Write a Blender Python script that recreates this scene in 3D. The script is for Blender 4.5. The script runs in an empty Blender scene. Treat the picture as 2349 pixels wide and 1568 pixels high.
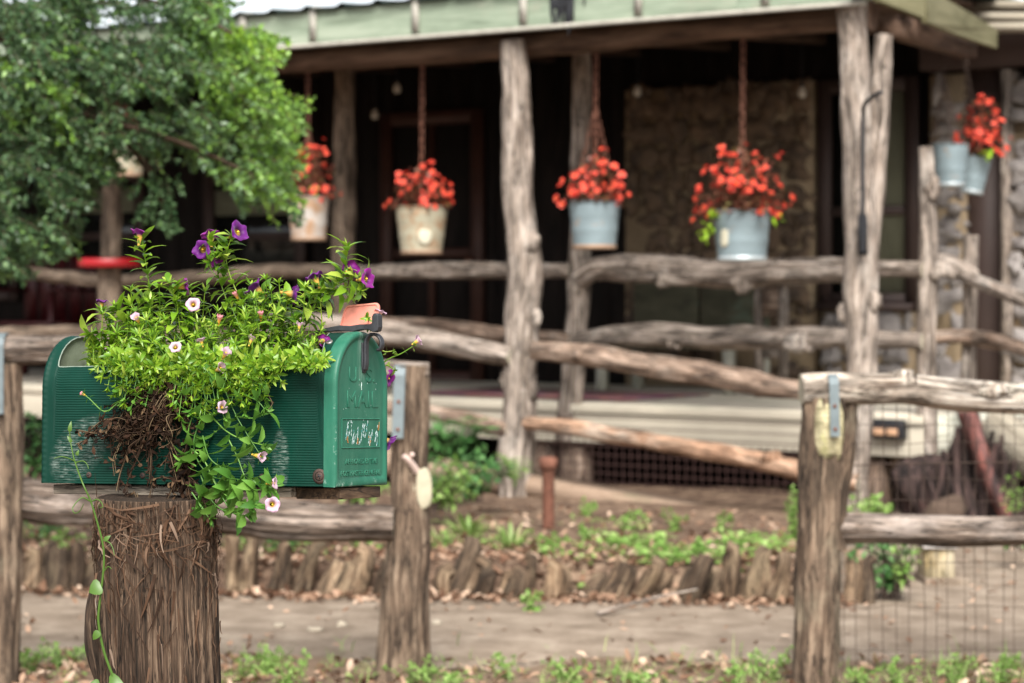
import bpy, math, random
from mathutils import Vector, Matrix, noise
random.seed(11)
U = random.uniform
PI = math.pi
F, CX, HZ, CH = 5546.0, 1174.5, 660.0, 1.25      # 85 mm lens on a 36 mm sensor, horizon row, eye height
sc = bpy.context.scene
col = sc.collection
MW = {}

def W(u, v, d):
    """a sight line of the photograph followed out to depth d (metres)"""
    return Vector(((u - CX) / F * d, d, CH - (v - HZ) / F * d))

def mul(a, s): return Vector(a) * s

# ------------------------------------------------------------------ mesh building
class MB:
    def __init__(self):
        self.v = []; self.f = []; self.lc = []; self.m = []
    def add(self, vs, fs, lc=None, m=0):
        o = len(self.v)
        self.v.extend(vs)
        self.lc.extend(lc if lc is not None else vs)
        for f in fs:
            self.f.append(tuple(i + o for i in f)); self.m.append(m)
    def build(self, name, mats, parent=None, smooth=True, local=False, origin=None, bevel=0, solid=0):
        vs = self.v
        if parent is not None and not local:
            inv = MW[parent.name].inverted()
            vs = [inv @ Vector(p) for p in vs]
        elif origin is not None:
            o = Vector(origin); vs = [Vector(p) - o for p in vs]
        me = bpy.data.meshes.new(name)
        me.from_pydata([tuple(p) for p in vs], [], self.f)
        if not isinstance(mats, (list, tuple)): mats = [mats]
        for mt in mats: me.materials.append(mt)
        me.polygons.foreach_set('material_index', self.m)
        me.polygons.foreach_set('use_smooth', [smooth] * len(self.f))
        at = me.attributes.new('lc', 'FLOAT_VECTOR', 'POINT')
        flat = []
        for p in self.lc: flat.extend((p[0], p[1], p[2]))
        at.data.foreach_set('vector', flat)
        me.update()
        ob = bpy.data.objects.new(name, me)
        col.objects.link(ob)
        if parent is not None:
            ob.parent = parent; MW[ob.name] = MW[parent.name]
        else:
            M = Matrix.Translation(Vector(origin)) if origin is not None else Matrix()
            ob.matrix_world = M; MW[ob.name] = M
        if solid:
            s = ob.modifiers.new('thickness', 'SOLIDIFY'); s.thickness = solid; s.offset = 0
        if bevel:
            b = ob.modifiers.new('bevel', 'BEVEL'); b.width = bevel; b.segments = 2; b.limit_method = 'ANGLE'
        return ob

def tag(o, label=None, cat=None, group=None, kind=None):
    if label: o['label'] = label
    if cat: o['category'] = cat
    if group: o['group'] = group
    if kind: o['kind'] = kind
    return o

def thing(name, label, cat, M, group=None):
    o = bpy.data.objects.new(name, None)
    o.empty_display_size = 0.1
    if not isinstance(M, Matrix): M = Matrix.Translation(Vector(M))
    o.matrix_world = M
    col.objects.link(o); MW[o.name] = M
    return tag(o, label, cat, group)

def inst(name, me, parent, M):
    """a part that shares mesh data, placed by world matrix M"""
    o = bpy.data.objects.new(name, me); col.objects.link(o)
    o.parent = parent; o.matrix_basis = MW[parent.name].inverted() @ M
    MW[o.name] = M
    return o

def aim(z, roll=0.0, loc=None, s=1.0):
    """matrix whose local Z looks along z"""
    z = Vector(z).normalized()
    q = z.to_track_quat('Z', 'Y').to_matrix() @ Matrix.Rotation(roll, 3, 'Z')
    M = q.to_4x4() @ Matrix.Scale(s, 4)
    if loc is not None: M.translation = loc
    return M

def spline(pts, step):
    """Catmull-Rom through pts, resampled about every step"""
    pts = [Vector(p) for p in pts]
    if len(pts) == 2:
        n = max(1, int((pts[1] - pts[0]).length / step))
        return [pts[0].lerp(pts[1], i / n) for i in range(n + 1)]
    P = [pts[0] * 2 - pts[1]] + pts + [pts[-1] * 2 - pts[-2]]
    out = []
    for i in range(1, len(P) - 2):
        a, b, c, d = P[i - 1:i + 3]
        n = max(1, int((c - b).length / step))
        for k in range(n):
            t = k / n
            out.append(0.5 * ((2 * b) + (c - a) * t + (2 * a - 5 * b + 4 * c - d) * t * t + (3 * b - a - 3 * c + d) * t ** 3))
    out.append(pts[-1])
    return out

def tube(mb, pts, r, seg=8, m=0, caps=True, capm=None, lump=0.0, lfreq=6.0, ridge=0.0, rfreq=9, start=None):
    """swept tube; r is a number, a list or a function of 0..1; lump/ridge give a log its uneven skin"""
    pts = [Vector(p) for p in pts]
    n = len(pts)
    L = [0.0]
    for i in range(1, n): L.append(L[-1] + (pts[i] - pts[i - 1]).length)
    tot = max(L[-1], 1e-6)
    off = Vector((U(-50, 50), U(-50, 50), U(-50, 50)))
    tan = [(pts[min(i + 1, n - 1)] - pts[max(i - 1, 0)]).normalized() for i in range(n)]
    up = Vector((0, 0, 1)) if abs(tan[0].z) < 0.8 else Vector((0, 1, 0))
    N = (up - tan[0] * up.dot(tan[0])).normalized()
    vs, lcs, fs = [], [], []
    for i in range(n):
        N = (N - tan[i] * N.dot(tan[i])).normalized()
        B = tan[i].cross(N)
        f = L[i] / tot
        ri = r(f) if callable(r) else (r[i] if isinstance(r, (list, tuple)) else r)
        for k in range(seg):
            a = 2 * PI * k / seg
            c, s = math.cos(a), math.sin(a)
            rr = ri
            if lump: rr *= 1 + lump * noise.noise(Vector((c * 1.2, s * 1.2, L[i] * lfreq)) + off)
            if ridge: rr *= 1 + ridge * (noise.noise(Vector((c * rfreq, s * rfreq, L[i] * 2.2)) + off) + 0.5 * noise.noise(Vector((c * rfreq * 2.3, s * rfreq * 2.3, L[i] * 5)) + off))
            vs.append(pts[i] + N * (c * rr) + B * (s * rr))
            lcs.append(Vector((c * ri, s * ri, L[i])) + off)
    for i in range(n - 1):
        for k in range(seg):
            a, b = i * seg + k, i * seg + (k + 1) % seg
            fs.append((a, b, b + seg, a + seg))
    mb.add(vs, fs, lcs, m)
    if caps:
        for i, rev in ((0, True), (n - 1, False)):
            ring = vs[i * seg:(i + 1) * seg]
            c = sum(ring, Vector()) / seg
            cl = [Vector((p - c)) * 1.0 + off for p in ring] + [off.copy()]
            ff = [((k + 1) % seg, k, seg) if rev else (k, (k + 1) % seg, seg) for k in range(seg)]
            mb.add(ring + [c], ff, cl, capm if capm is not None else m)

def box(mb, x0, x1, y0, y1, z0, z1, M=None, m=0, axis='x'):
    c = [(x, y, z) for x in (x0, x1) for y in (y0, y1) for z in (z0, z1)]
    o = Vector((U(-40, 40), U(-40, 40), U(-40, 40)))
    def L(p):
        if axis == 'x': q = (p[1], p[2], p[0])
        elif axis == 'y': q = (p[0], p[2], p[1])
        else: q = p
        return Vector(q) + o
    lcs = [L(p) for p in c]
    vs = [(M @ Vector(p)) if M is not None else Vector(p) for p in c]
    fs = [(0, 1, 3, 2), (4, 6, 7, 5), (0, 4, 5, 1), (2, 3, 7, 6), (0, 2, 6, 4), (1, 5, 7, 3)]
    mb.add(vs, fs, lcs, m)

def beam(mb, a, b, w, h, m=0, up=(0, 0, 1)):
    """squared timber between two points, w wide, h high (h along up)"""
    a, b = Vector(a), Vector(b)
    x = (b - a); L = x.length; x.normalize()
    y = Vector(up).cross(x).normalized(); z = x.cross(y)
    M = Matrix((x, y, z)).transposed().to_4x4(); M.translation = a
    box(mb, 0, L, -w / 2, w / 2, -h / 2, h / 2, M, m)

def lathe(mb, prof, seg, M, m=0, wob=None):
    vs, fs, lcs = [], [], []
    o = Vector((U(-30, 30), U(-30, 30), 0))
    for i, (r, z) in enumerate(prof):
        for k in range(seg):
            a = 2 * PI * k / seg
            p = Vector((r * math.cos(a), r * math.sin(a), z))
            lcs.append(p + o); vs.append(M @ p)
    for i in range(len(prof) - 1):
        for k in range(seg):
            a, b = i * seg + k, i * seg + (k + 1) % seg
            fs.append((a, b, b + seg, a + seg))
    mb.add(vs, fs, lcs, m)

def rock(mb, c, sx, sy, sz, M3=None, seg=10, rings=6, amp=0.25, m=0):
    """uneven stone"""
    off = Vector((U(-50, 50), U(-50, 50), U(-50, 50)))
    c = Vector(c); vs, lcs, fs = [], [], []
    for i in range(rings + 1):
        ph = PI * i / rings
        for k in range(seg):
            th = 2 * PI * k / seg
            d = Vector((math.sin(ph) * math.cos(th), math.sin(ph) * math.sin(th), math.cos(ph)))
            q = 1 + amp * noise.noise(d * 1.6 + off)
            p = Vector((math.copysign(abs(d.x) ** .8, d.x) * sx, math.copysign(abs(d.y) ** .8, d.y) * sy, math.copysign(abs(d.z) ** .8, d.z) * sz)) * q
            lcs.append(p + off)
            if M3 is not None: p = M3 @ p
            vs.append(c + p)
    for i in range(rings):
        for k in range(seg):
            a, b = i * seg + k, i * seg + (k + 1) % seg
            fs.append((a, a + seg, b + seg, b))
    mb.add(vs, fs, lcs, m)

def leaf(mb, base, d, up, L, wd, curl=0.25, fold=0.25, m=0, shape=((0, .12), (.22, .72), (.5, 1), (.78, .68), (1, 0)), lc=None):
    base = Vector(base); d = Vector(d).normalized(); up = Vector(up)
    s = d.cross(up)
    if s.length < 1e-4: s = d.cross(Vector((.3, .5, .8)))
    s.normalize(); n = s.cross(d).normalized()
    vs, lcs, fs = [], [], []
    for f, w in shape:
        c = base + d * (L * f * (1 - 0.35 * abs(curl) * f)) - n * (curl * L * f * f)
        hw = wd * 0.5 * w
        for q in (-1, 0, 1):
            vs.append(c + s * (q * hw) + n * (abs(q) * hw * fold))
            lcs.append(lc if lc is not None else Vector((q * w, f, 0)))
    for i in range(len(shape) - 1):
        a = i * 3
        fs.append((a, a + 1, a + 4, a + 3)); fs.append((a + 1, a + 2, a + 5, a + 4))
    mb.add(vs, fs, lcs, m)

QUADLEAF = ((0, .1), (.5, 1), (1, 0))

def rdir(zmin=-1.0):
    while True:
        v = Vector((U(-1, 1), U(-1, 1), U(-1, 1)))
        if 0.05 < v.length < 1 and v.normalized().z >= zmin: return v.normalized()

def shoot(ms, ml, pts, r, LL, LW, gap, tip=True, spread=0.9, curl=0.3, m=0, bare=0.0, taper=True, pairs=.6):
    """a leafy stem: tube plus leaves turning round it, closing in a rosette"""
    P = spline(pts, 0.006)
    n = len(P)
    tube(ms, P, (lambda f: r * (1.15 - 0.55 * f)), 5, m=m, caps=False)
    ang = U(0, 6); acc = 0
    tot = sum((P[i + 1] - P[i]).length for i in range(n - 1)); L = 0
    for i in range(1, n):
        step = (P[i] - P[i - 1]).length; acc += step; L += step
        f = L / max(tot, 1e-6)
        if acc >= gap and f > bare:
            acc = 0
            t = (P[i] - P[i - 1]).normalized()
            for q in range(2 if U(0, 1) < pairs else 1):
                ang += 2.4 + U(-.4, .4)
                a = t.orthogonal().normalized(); b = t.cross(a)
                rad = a * math.cos(ang) + b * math.sin(ang)
                g = (1.0 - 0.45 * f if taper else 1.0) * U(.75, 1.15)
                dd = (t * (1 - spread + 0.5 * f) + rad * spread + Vector((0, 0, .12))).normalized()
                leaf(ml, P[i], dd, t + Vector((0, 0, .3)), LL * g, LW * g, curl * U(.2, 1.6), U(.1, .45), m=m)
    if tip:
        t = (P[-1] - P[-2]).normalized()
        a = t.orthogonal().normalized(); b = t.cross(a)
        for q in range(7):
            an = q * 2.4 + ang
            rad = a * math.cos(an) + b * math.sin(an)
            g = U(.35, .62)
            leaf(ml, P[-1] - t * .002, t * U(.5, 1.1) + rad * U(.35, .9), t, LL * g, LW * g * .8, U(-.1, .4), .3, m=m)
    return P

# ------------------------------------------------------------------ materials
def newmat(name):
    m = bpy.data.materials.new(name); m.use_nodes = True
    nt = m.node_tree; nt.nodes.clear()
    out = nt.nodes.new('ShaderNodeOutputMaterial')
    b = nt.nodes.new('ShaderNodeBsdfPrincipled')
    nt.links.new(b.outputs[0], out.inputs[0])
    return m, nt, b, out

def nd(nt, t, **kw):
    n = nt.nodes.new(t)
    for k, v in kw.items():
        if k in n.inputs: n.inputs[k].default_value = v
        else: setattr(n, k, v)
    return n

def lcnode(nt, scale=(1, 1, 1), attr='lc', kind=None):
    if kind == 'object':
        a = nt.nodes.new('ShaderNodeTexCoord'); src = a.outputs['Object']
    else:
        a = nd(nt, 'ShaderNodeAttribute', attribute_name=attr); src = a.outputs['Vector']
    mp = nt.nodes.new('ShaderNodeMapping'); mp.inputs['Scale'].default_value = scale
    nt.links.new(src, mp.inputs[0])
    return mp.outputs[0]

def ramp(nt, src, stops, interp='LINEAR'):
    r = nt.nodes.new('ShaderNodeValToRGB'); cr = r.color_ramp; cr.interpolation = interp
    while len(cr.elements) < len(stops): cr.elements.new(0.5)
    for e, (p, c) in zip(cr.elements, stops):
        e.position = p; e.color = (c[0], c[1], c[2], 1) if not isinstance(c, (int, float)) else (c, c, c, 1)
    nt.links.new(src, r.inputs[0])
    return r.outputs[0]

def noi(nt, vec, scale, detail=6, rough=.6, dist=0):
    n = nd(nt, 'ShaderNodeTexNoise', Scale=scale, Detail=detail, Roughness=rough, Distortion=dist)
    nt.links.new(vec, n.inputs['Vector'])
    return n.outputs[0]

def mix(nt, f, a, b, mode='MIX'):
    n = nd(nt, 'ShaderNodeMix', data_type='RGBA', blend_type=mode)
    for i, s in ((0, f), (6, a), (7, b)):
        if hasattr(s, 'links') or isinstance(s, bpy.types.NodeSocket): nt.links.new(s, n.inputs[i])
        else: n.inputs[i].default_value = s if isinstance(s, (int, float)) else (s[0], s[1], s[2], 1)
    return n.outputs[2]

def mth(nt, op, a, b=None, clamp=False):
    n = nd(nt, 'ShaderNodeMath', operation=op, use_clamp=clamp)
    for i, s in enumerate((a, b)):
        if s is None: continue
        if isinstance(s, bpy.types.NodeSocket): nt.links.new(s, n.inputs[i])
        else: n.inputs[i].default_value = s
    return n.outputs[0]

def bump(nt, b, h, strength, dist=0.01):
    n = nd(nt, 'ShaderNodeBump', Strength=strength, Distance=dist)
    nt.links.new(h, n.inputs['Height']); nt.links.new(n.outputs[0], b.inputs['Normal'])

def wood(name, dark, mid, light, grain=55, along=3.0, patch=None, patchc=None, rough=.85, bs=.8, bd=.008, lo=.37, hi=.63, crack=True, blots=True):
    """grain that runs along the piece (lc.z), larger weathered patches over it"""
    m, nt, b, o = newmat(name)
    along *= 1.8
    v = lcnode(nt, (grain, grain, along))
    g = noi(nt, v, 1.0, 8, .68, .4)
    c = ramp(nt, g, [(lo, dark), ((lo + hi) / 2, mid), (hi, light)])
    v2 = lcnode(nt, (7, 7, 2.2))
    g2 = noi(nt, v2, 1.0, 4, .6)
    c = mix(nt, ramp(nt, g2, [(.35, 0.0), (.7, .75)]), c, mix(nt, .5, c, light), 'MIX')
    if patch:
        v3 = lcnode(nt, (patch, patch, patch * .6))
        g3 = noi(nt, v3, 1.0, 5, .65)
        c = mix(nt, ramp(nt, g3, [(.55, 0.0), (.68, .85)]), c, patchc)
    if blots:
        blot = noi(nt, lcnode(nt, (16, 16, 4.5)), 1.0, 6, .7, .6)
        c = mix(nt, 1.0, c, ramp(nt, blot, [(.36, .42), (.5, .95), (.64, 1.3)]), 'MULTIPLY')
    if crack:
        k = noi(nt, lcnode(nt, (grain * .45, grain * .45, along * .5)), 1.0, 5, .6, .3)
        k = ramp(nt, mth(nt, 'ABSOLUTE', mth(nt, 'SUBTRACT', k, .5)), [(.004, .85), (.022, 0.0)])
        c = mix(nt, k, c, tuple(x * .35 for x in dark))
    nt.links.new(c, b.inputs['Base Color'])
    b.inputs['Roughness'].default_value = rough
    b.inputs['Specular IOR Level'].default_value = .25
    vb = lcnode(nt, (grain * 1.0, grain * 1.0, along * 1.4))
    bump(nt, b, noi(nt, vb, 1.0, 8, .7, .3), bs, bd)
    return m

def plain(name, c, rough=.6, var=.25, scale=14, metal=0, spec=.4, bs=.15, bd=.004, c2=None):
    m, nt, b, o = newmat(name)
    v = lcnode(nt)
    g = noi(nt, v, scale, 6, .65)
    c2 = c2 or tuple(x * (1 - var) for x in c)
    nt.links.new(ramp(nt, g, [(.32, c2), (.68, c)]), b.inputs['Base Color'])
    b.inputs['Roughness'].default_value = rough; b.inputs['Metallic'].default_value = metal
    b.inputs['Specular IOR Level'].default_value = spec
    if bs: bump(nt, b, noi(nt, v, scale * 3, 5, .6), bs, bd)
    return m

def foliage(name, stops, rough=.45, trans=.35, tcol=None, spec=.4, tint=False):
    """leaf skin: each leaf its own tone, a share of the light passing through"""
    m, nt, b, o = newmat(name)
    geo = nt.nodes.new('ShaderNodeNewGeometry')
    src = geo.outputs['Random Per Island']
    if tint:
        a = nd(nt, 'ShaderNodeAttribute', attribute_name='lc')
        sp = nt.nodes.new('ShaderNodeSeparateXYZ'); nt.links.new(a.outputs['Vector'], sp.inputs[0])
        src = mth(nt, 'ADD', mth(nt, 'MULTIPLY', sp.outputs[0], .7), mth(nt, 'MULTIPLY', src, .3))
    c = ramp(nt, src, stops)
    nt.links.new(c, b.inputs['Base Color'])
    b.inputs['Roughness'].default_value = rough
    b.inputs['Specular IOR Level'].default_value = spec
    t = nt.nodes.new('ShaderNodeBsdfTranslucent')
    if tcol: nt.links.new(mix(nt, .6, c, tcol), t.inputs[0])
    else: nt.links.new(c, t.inputs[0])
    ms = nt.nodes.new('ShaderNodeMixShader'); ms.inputs[0].default_value = trans
    nt.links.new(b.outputs[0], ms.inputs[1]); nt.links.new(t.outputs[0], ms.inputs[2]); nt.links.new(ms.outputs[0], o.inputs[0])
    return m
# ------------------------------------------------------------------ materials of the place
m_log = wood('weathered_grey_log', (.05, .037, .028), (.20, .157, .125), (.41, .35, .30), 45, 2.5, 5, (.40, .355, .31))
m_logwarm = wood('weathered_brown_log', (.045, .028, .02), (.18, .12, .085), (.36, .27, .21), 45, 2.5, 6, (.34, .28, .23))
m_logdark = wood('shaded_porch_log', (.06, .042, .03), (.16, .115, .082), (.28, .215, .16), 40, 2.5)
m_bark = wood('cedar_bark', (.006, .0035, .002), (.05, .029, .018), (.185, .128, .086), 200, 5, 0, None, .9, 1.0, .006, .39, .64)
m_bark2 = wood('fence_post_bark', (.018, .011, .007), (.10, .066, .044), (.25, .185, .13), 60, 3.0, 4, (.22, .185, .13), .9, .9, .008)
m_cut = wood('cut_wood', (.3, .26, .18), (.42, .37, .28), (.55, .5, .42), 70, 70, 14, (.34, .34, .22))
m_board = wood('grey_deck_board', (.32, .28, .22), (.47, .42, .34), (.58, .53, .44), 40, 1.5, 3, (.30, .30, .23), blots=False, crack=False)
m_mossboard = wood('pale_lichened_board', (.25, .25, .2), (.42, .41, .33), (.6, .58, .5), 40, 2, 9, (.3, .3, .24), blots=False, crack=False)
m_rampw = wood('tan_ramp_board', (.10, .065, .045), (.21, .145, .10), (.31, .225, .165), 30, 1.2, 3, (.14, .13, .08), blots=False, crack=False)
m_stringer = wood('weathered_stringer', (.17, .145, .11), (.27, .235, .18), (.38, .34, .27), 40, 1.5, blots=False, crack=False)
m_fascia = wood('pale_green_fascia', (.13, .165, .115), (.21, .26, .19), (.30, .345, .265), 14, .9, 2.2, (.28, .285, .22), .7, .2, blots=False, crack=False)
m_fasciaend = wood('olive_gable_board', (.10, .094, .046), (.15, .14, .075), (.20, .185, .105), 14, 1.2, 0, None, .7, .2, blots=False, crack=False)
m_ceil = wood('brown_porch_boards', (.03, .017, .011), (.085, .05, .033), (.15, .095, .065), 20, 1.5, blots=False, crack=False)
m_wallwood = wood('shade_darkened_planks', (.004, .003, .0025), (.010, .007, .006), (.018, .012, .010), 12, 1.5, blots=False, crack=False)  # brown planks made nearly black; the porch shade is put into their colour
m_trim = plain('dark_brown_paint', (.055, .034, .029), .6, .25, 4)
m_redtrim = plain('red_brown_paint', (.06, .022, .014), .55, .3, 5)
m_mortar = plain('tan_mortar', (.36, .275, .18), .95, .4, 9, 0, .1, .5, .01)
m_stone = plain('rubble_stone', (.19, .13, .085), .9, .65, 7, 0, .2, .5, .01, (.05, .04, .034))
m_stonegrey = plain('grey_limestone', (.33, .30, .28), .9, .55, 8, 0, .2, .5, .01, (.12, .105, .10))
m_zinc = plain('galvanised_steel', (.50, .55, .56), .42, .16, 12, .55, .5, .06)
m_strap = plain('galvanised_strap', (.155, .19, .20), .6, .3, 18, .1, .4, .1)
m_rust = plain('rusty_iron', (.20, .085, .055), .85, .55, 30, .1, .3, .4)
m_wire = plain('rusted_wire', (.075, .05, .038), .8, .5, 20, .2, .3, 0)
m_black = plain('black_iron', (.018, .019, .023), .45, .4, 12, .2, .5, .1)
m_glass = plain('dark_window_glass', (.012, .013, .012), .12, .2, 3, 0, .5, 0)
m_curtain = plain('olive_curtain', (.20, .20, .14), .9, .25, 4, 0, .1, 0)
m_soil = plain('potting_soil', (.06, .038, .024), 1, .6, 60, 0, .1, 1, .01)
m_white = plain('peeling_white_paint', (.62, .58, .55), .7, .3, 20, 0, .3, .1)
m_red = plain('red_paint', (.34, .008, .012), .4, .3, 6, 0, .5, .05)

# ------------------------------------------------------------------ cabin with porch; local x along the front, y into the house
HO = Vector((1.291, 13.5, 0)); ET = Vector((.809, -.588, 0)).normalized(); EN = Vector((.588, .809, 0)).normalized()
MH = Matrix((ET, EN, Vector((0, 0, 1)))).transposed().to_4x4(); MH.translation = HO
def FL(u, v, n):
    """sight line met with the plane n metres behind the porch front: local x, local y, height"""
    T = (u - CX) / F
    b = HO + EN * n
    t = (T * b.y - b.x) / (ET.x - T * ET.y)
    y = b.y + t * ET.y
    return Vector((t, n, CH - (v - HZ) / F * y))
def FW(u, v, n): return MH @ FL(u, v, n)
def TX(u, n): return FL(u, 0, n).x

cabin = thing('log_cabin', 'rustic stone and timber cabin with a deep shaded porch under a green roof edge', 'cabin', MH)
FZ = .574                    # porch floor height
# roof ---------------------------------------------------------------
ROOFN0, ROOFN1 = -1.08, 6.0
def roofz(n): return 2.83 + (n - ROOFN0) * .05
XL, XR = -10.5, 1.35
def xr(n): return XR - .27 * (min(max(n, -1.08), 2.3) + 1.08)      # the right edge of the roof runs back at a slant
mb = MB()
xs = [XL + .02 * i for i in range(int((XR + .12 - XL) / .02) + 1)]
rows = [ROOFN0 - .08, 1.0, 2.6, ROOFN1]
vs = []; fs = []
for n in rows:
    for i, x in enumerate(xs):
        p = (x % .26) / .26
        vs.append(Vector((min(x, xr(n) + .1), n, roofz(n) + .02 + (.024 * max(0, 1 - abs(p - .5) * 7)))))
k = len(xs)
for r in range(len(rows) - 1):
    for i in range(k - 1): fs.append((r * k + i, r * k + i + 1, (r + 1) * k + i + 1, (r + 1) * k + i))
mb.add(vs, fs)
m_roof = plain('dark_green_roof_steel', (.03, .05, .04), .5, .3, 5, .2, .4, 0)
roof = mb.build('roof', m_roof, cabin, local=True, smooth=False, solid=.004)
mb = MB()
for i in range(36):          # boards under the roof
    a = ROOFN0 + .1 + i * .14
    if a > 2.4: break
    box(mb, XL, xr(a) - .02, a, a + .135, roofz(a) - .035 + (i % 3) * .003, roofz(a) - .012 + (i % 3) * .003, m=0)
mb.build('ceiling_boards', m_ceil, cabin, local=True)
for x in [-9.4 + .72 * i for i in range(14)]:
    mb = MB(); beam(mb, (x, ROOFN0 + .03, roofz(ROOFN0) - .10), (x, 2.3, roofz(2.3) - .10), .05, .12, up=(0, 0, 1))
    mb.build('rafter', m_ceil, cabin, local=True)
mb = MB(); tube(mb, spline([(x, -.86, 2.60 + .015 * math.sin(x * 2.1)) for x in (-10, -6, -3, -1, .4, 1.25)], .12), .075, 12, lump=.15)
mb.build('plate_log', m_ceil, cabin, local=True)
mb = MB(); tube(mb, spline([(x, .1, 2.83 + .015 * math.sin(x * 1.7)) for x in (-10, -6, -3, -1, .9)], .12), .08, 12, lump=.15)
mb.build('plate_log', m_ceil, cabin, local=True)
# fascia with gutter straps, stain and drip edge
mb = MB()
edges = [XL, TX(720, -1.08), TX(1290, -1.08), TX(1700, -1.08), TX(2003, -1.08)]
for i in range(4):
    box(mb, edges[i], edges[i + 1] - .004, -1.115 - .004 * (i % 2), -1.08, 2.655, 2.835, m=0)
fas = mb.build('fascia', m_fascia, cabin, local=True, bevel=.004, smooth=False)
mb = MB(); box(mb, XL, edges[-1] - .03, -1.128, -1.085, 2.632, 2.652)
m_gut = plain('chalky_grey_trim', (.40, .38, .33), .8, .3, 20, 0, .2, .1)
mb.build('drip_trim', m_gut, fas, local=True)
for u in (560, 720, 955, 1202, 1466, 1757):
    x = TX(u, -1.12); mb = MB()
    box(mb, x - .022, x + .022, -1.136, -1.122, 2.668, 2.856); box(mb, x - .022, x + .022, -1.136, -1.02, 2.858, 2.864)
    mb.build('gutter_strap', m_gut, fas, local=True)
mb = MB()
for k in range(44):
    x = TX(1290, -1.12) + random.gauss(0, .04); z = U(2.66, 2.84)
    rock(mb, (x, -1.121, z), U(.004, .014), .004, U(.02, .09), seg=7, rings=4, amp=.5)
mb.build('tar_stain', m_black, fas, local=True)
mb = MB(); box(mb, TX(1958, -1.13), TX(2012, -1.13), -1.16, -1.118, 2.66, 2.76); box(mb, TX(1964, -1.13), TX(2006, -1.13), -1.2, -1.15, 2.72, 2.84)
mb.build('gutter_end', m_black, fas, local=True, bevel=.006)
# right-hand end of the porch roof
def slab(px, na, nb, th):
    us_ = [p[0] for p in px]; u0, u1 = min(us_), max(us_)
    fr_ = [FW(u, v, na + (nb - na) * (u - u0) / (u1 - u0)) for u, v in px]; bk = [p + ET * -th for p in fr_]; q = len(px)
    mb = MB(); o = Vector((U(-9, 9), U(-9, 9), 0)); lc = [Vector((p.z, 0, p.y)) + o for p in fr_ + bk]
    mb.add(fr_ + bk, [tuple(range(q)), tuple(range(2 * q - 1, q - 1, -1))] + [((i + 1) % q, i, i + q, (i + 1) % q + q) for i in range(q)], lc)
    return mb
slab([(2016, -40), (2122, -12), (2122, 42), (2020, 4)], -1.0, -.5, .035).build('gable_board', m_fasciaend, cabin, smooth=False)
slab([(2124, -30), (2288, 68), (2288, 111), (2182, 74), (2128, 52)], -.4, 1.3, .035).build('gable_board', m_fasciaend, cabin, smooth=False)
mb = MB(); beam(mb, FW(2036, 58, -.75), FW(2222, 112, 1.2), .1, .11)
mb.build('end_rafter', m_ceil, cabin)
mb = MB()
for i, (va, vb) in enumerate(((-18, -16), (14, 13), (42, 40), (66, 62))):
    beam(mb, FW(2195, va, 1.9 - .12 * i), FW(2520, vb, 2.1 - .12 * i), .16, .045)
mb.build('eave_board', m_stringer, cabin)
# back wall, door, windows -------------------------------------------
NW = 2.3
mb = MB()
xx = XL
while xx < 3.0:
    w = U(.16, .24); box(mb, xx, xx + w - .006, NW + .06 + U(0, .006), NW + .12, FZ - .3, 2.95, axis='z'); xx += w
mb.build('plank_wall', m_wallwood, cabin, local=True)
mb = MB(); box(mb, XL, XL + .12, -.2, NW + .1, FZ, 2.85, axis='z'); box(mb, XL, 3.0, 5.7, 5.9, 0, 3.1); box(mb, 2.9, 3.02, NW, 5.9, 0, 2.9)
mb.build('side_wall', m_wallwood, cabin, local=True)

def rubble(name, x0, x1, z0, z1, n, stone, seed, s=.13, outy=.05):
    """mortared rubble: slab plus stones that stand proud of it"""
    rnd = random.Random(seed)
    mb = MB(); mb2 = MB()
    box(mb, x0, x1, n, n + .25, z0, z1, axis='z')
    z = z0 + s * .3
    while z < z1 - s * .25:
        h = rnd.uniform(.45, 1.1) * s
        x = x0 + s * .1
        while x < x1 - s * .2:
            w = rnd.uniform(.5, 1.7) * s; w = min(w, x1 - x)
            if rnd.random() < .9:
                rock(mb2, (x + w / 2, n + .012, min(z + h / 2 + rnd.uniform(-.02, .02), z1 - h * .45)), w * .49, outy * rnd.uniform(.5, 1.4), h * .5, seg=14, rings=8, amp=1.0)
            x += w
        z += h
    o = mb.build(name, m_mortar, cabin, local=True)
    mb2.build('rubble_stones', stone, o, local=True)
    return o
rubble('stone_wall', TX(1440, NW), TX(1868, NW), FZ + .005, FL(1650, 198, NW).z, NW - .03, m_stone, 3, .17)
rubble('stone_wall', TX(1892, NW), TX(2100, NW), FZ + .005, FL(2000, 712, NW).z, NW - .05, m_stonegrey, 4, .2)
rubble('stone_pier', TX(2133, NW - .1), TX(2210, NW - .1), .1, FL(2172, 172, NW - .1).z, NW - .1, m_stonegrey, 5, .17)
rubble('stone_wall', TX(2312, NW - .1), TX(2900, NW - .1), -.1, FL(2330, 185, NW - .1).z, NW - .1, m_stonegrey, 6, .19, .075)
mb = MB(); box(mb, TX(2207, NW) + .01, TX(2300, NW), NW - .04, NW + .1, .1, FL(2250, 100, NW).z, axis='z')
mb.build('brown_panel', m_trim, cabin, local=True)
mb = MB(); box(mb, TX(2140, NW), TX(2900, NW), NW - .2, NW + .1, FL(2250, 162, NW).z, FL(2250, 78, NW).z)
mb.build('header_beam', m_trim, cabin, local=True, bevel=.01)
mb = MB(); box(mb, TX(2296, NW - .17), TX(2314, NW - .17), NW - .17, NW + .1, .1, FL(2250, 168, NW).z, axis='z')
mb.build('corner_trim', m_log, cabin, local=True)

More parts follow.
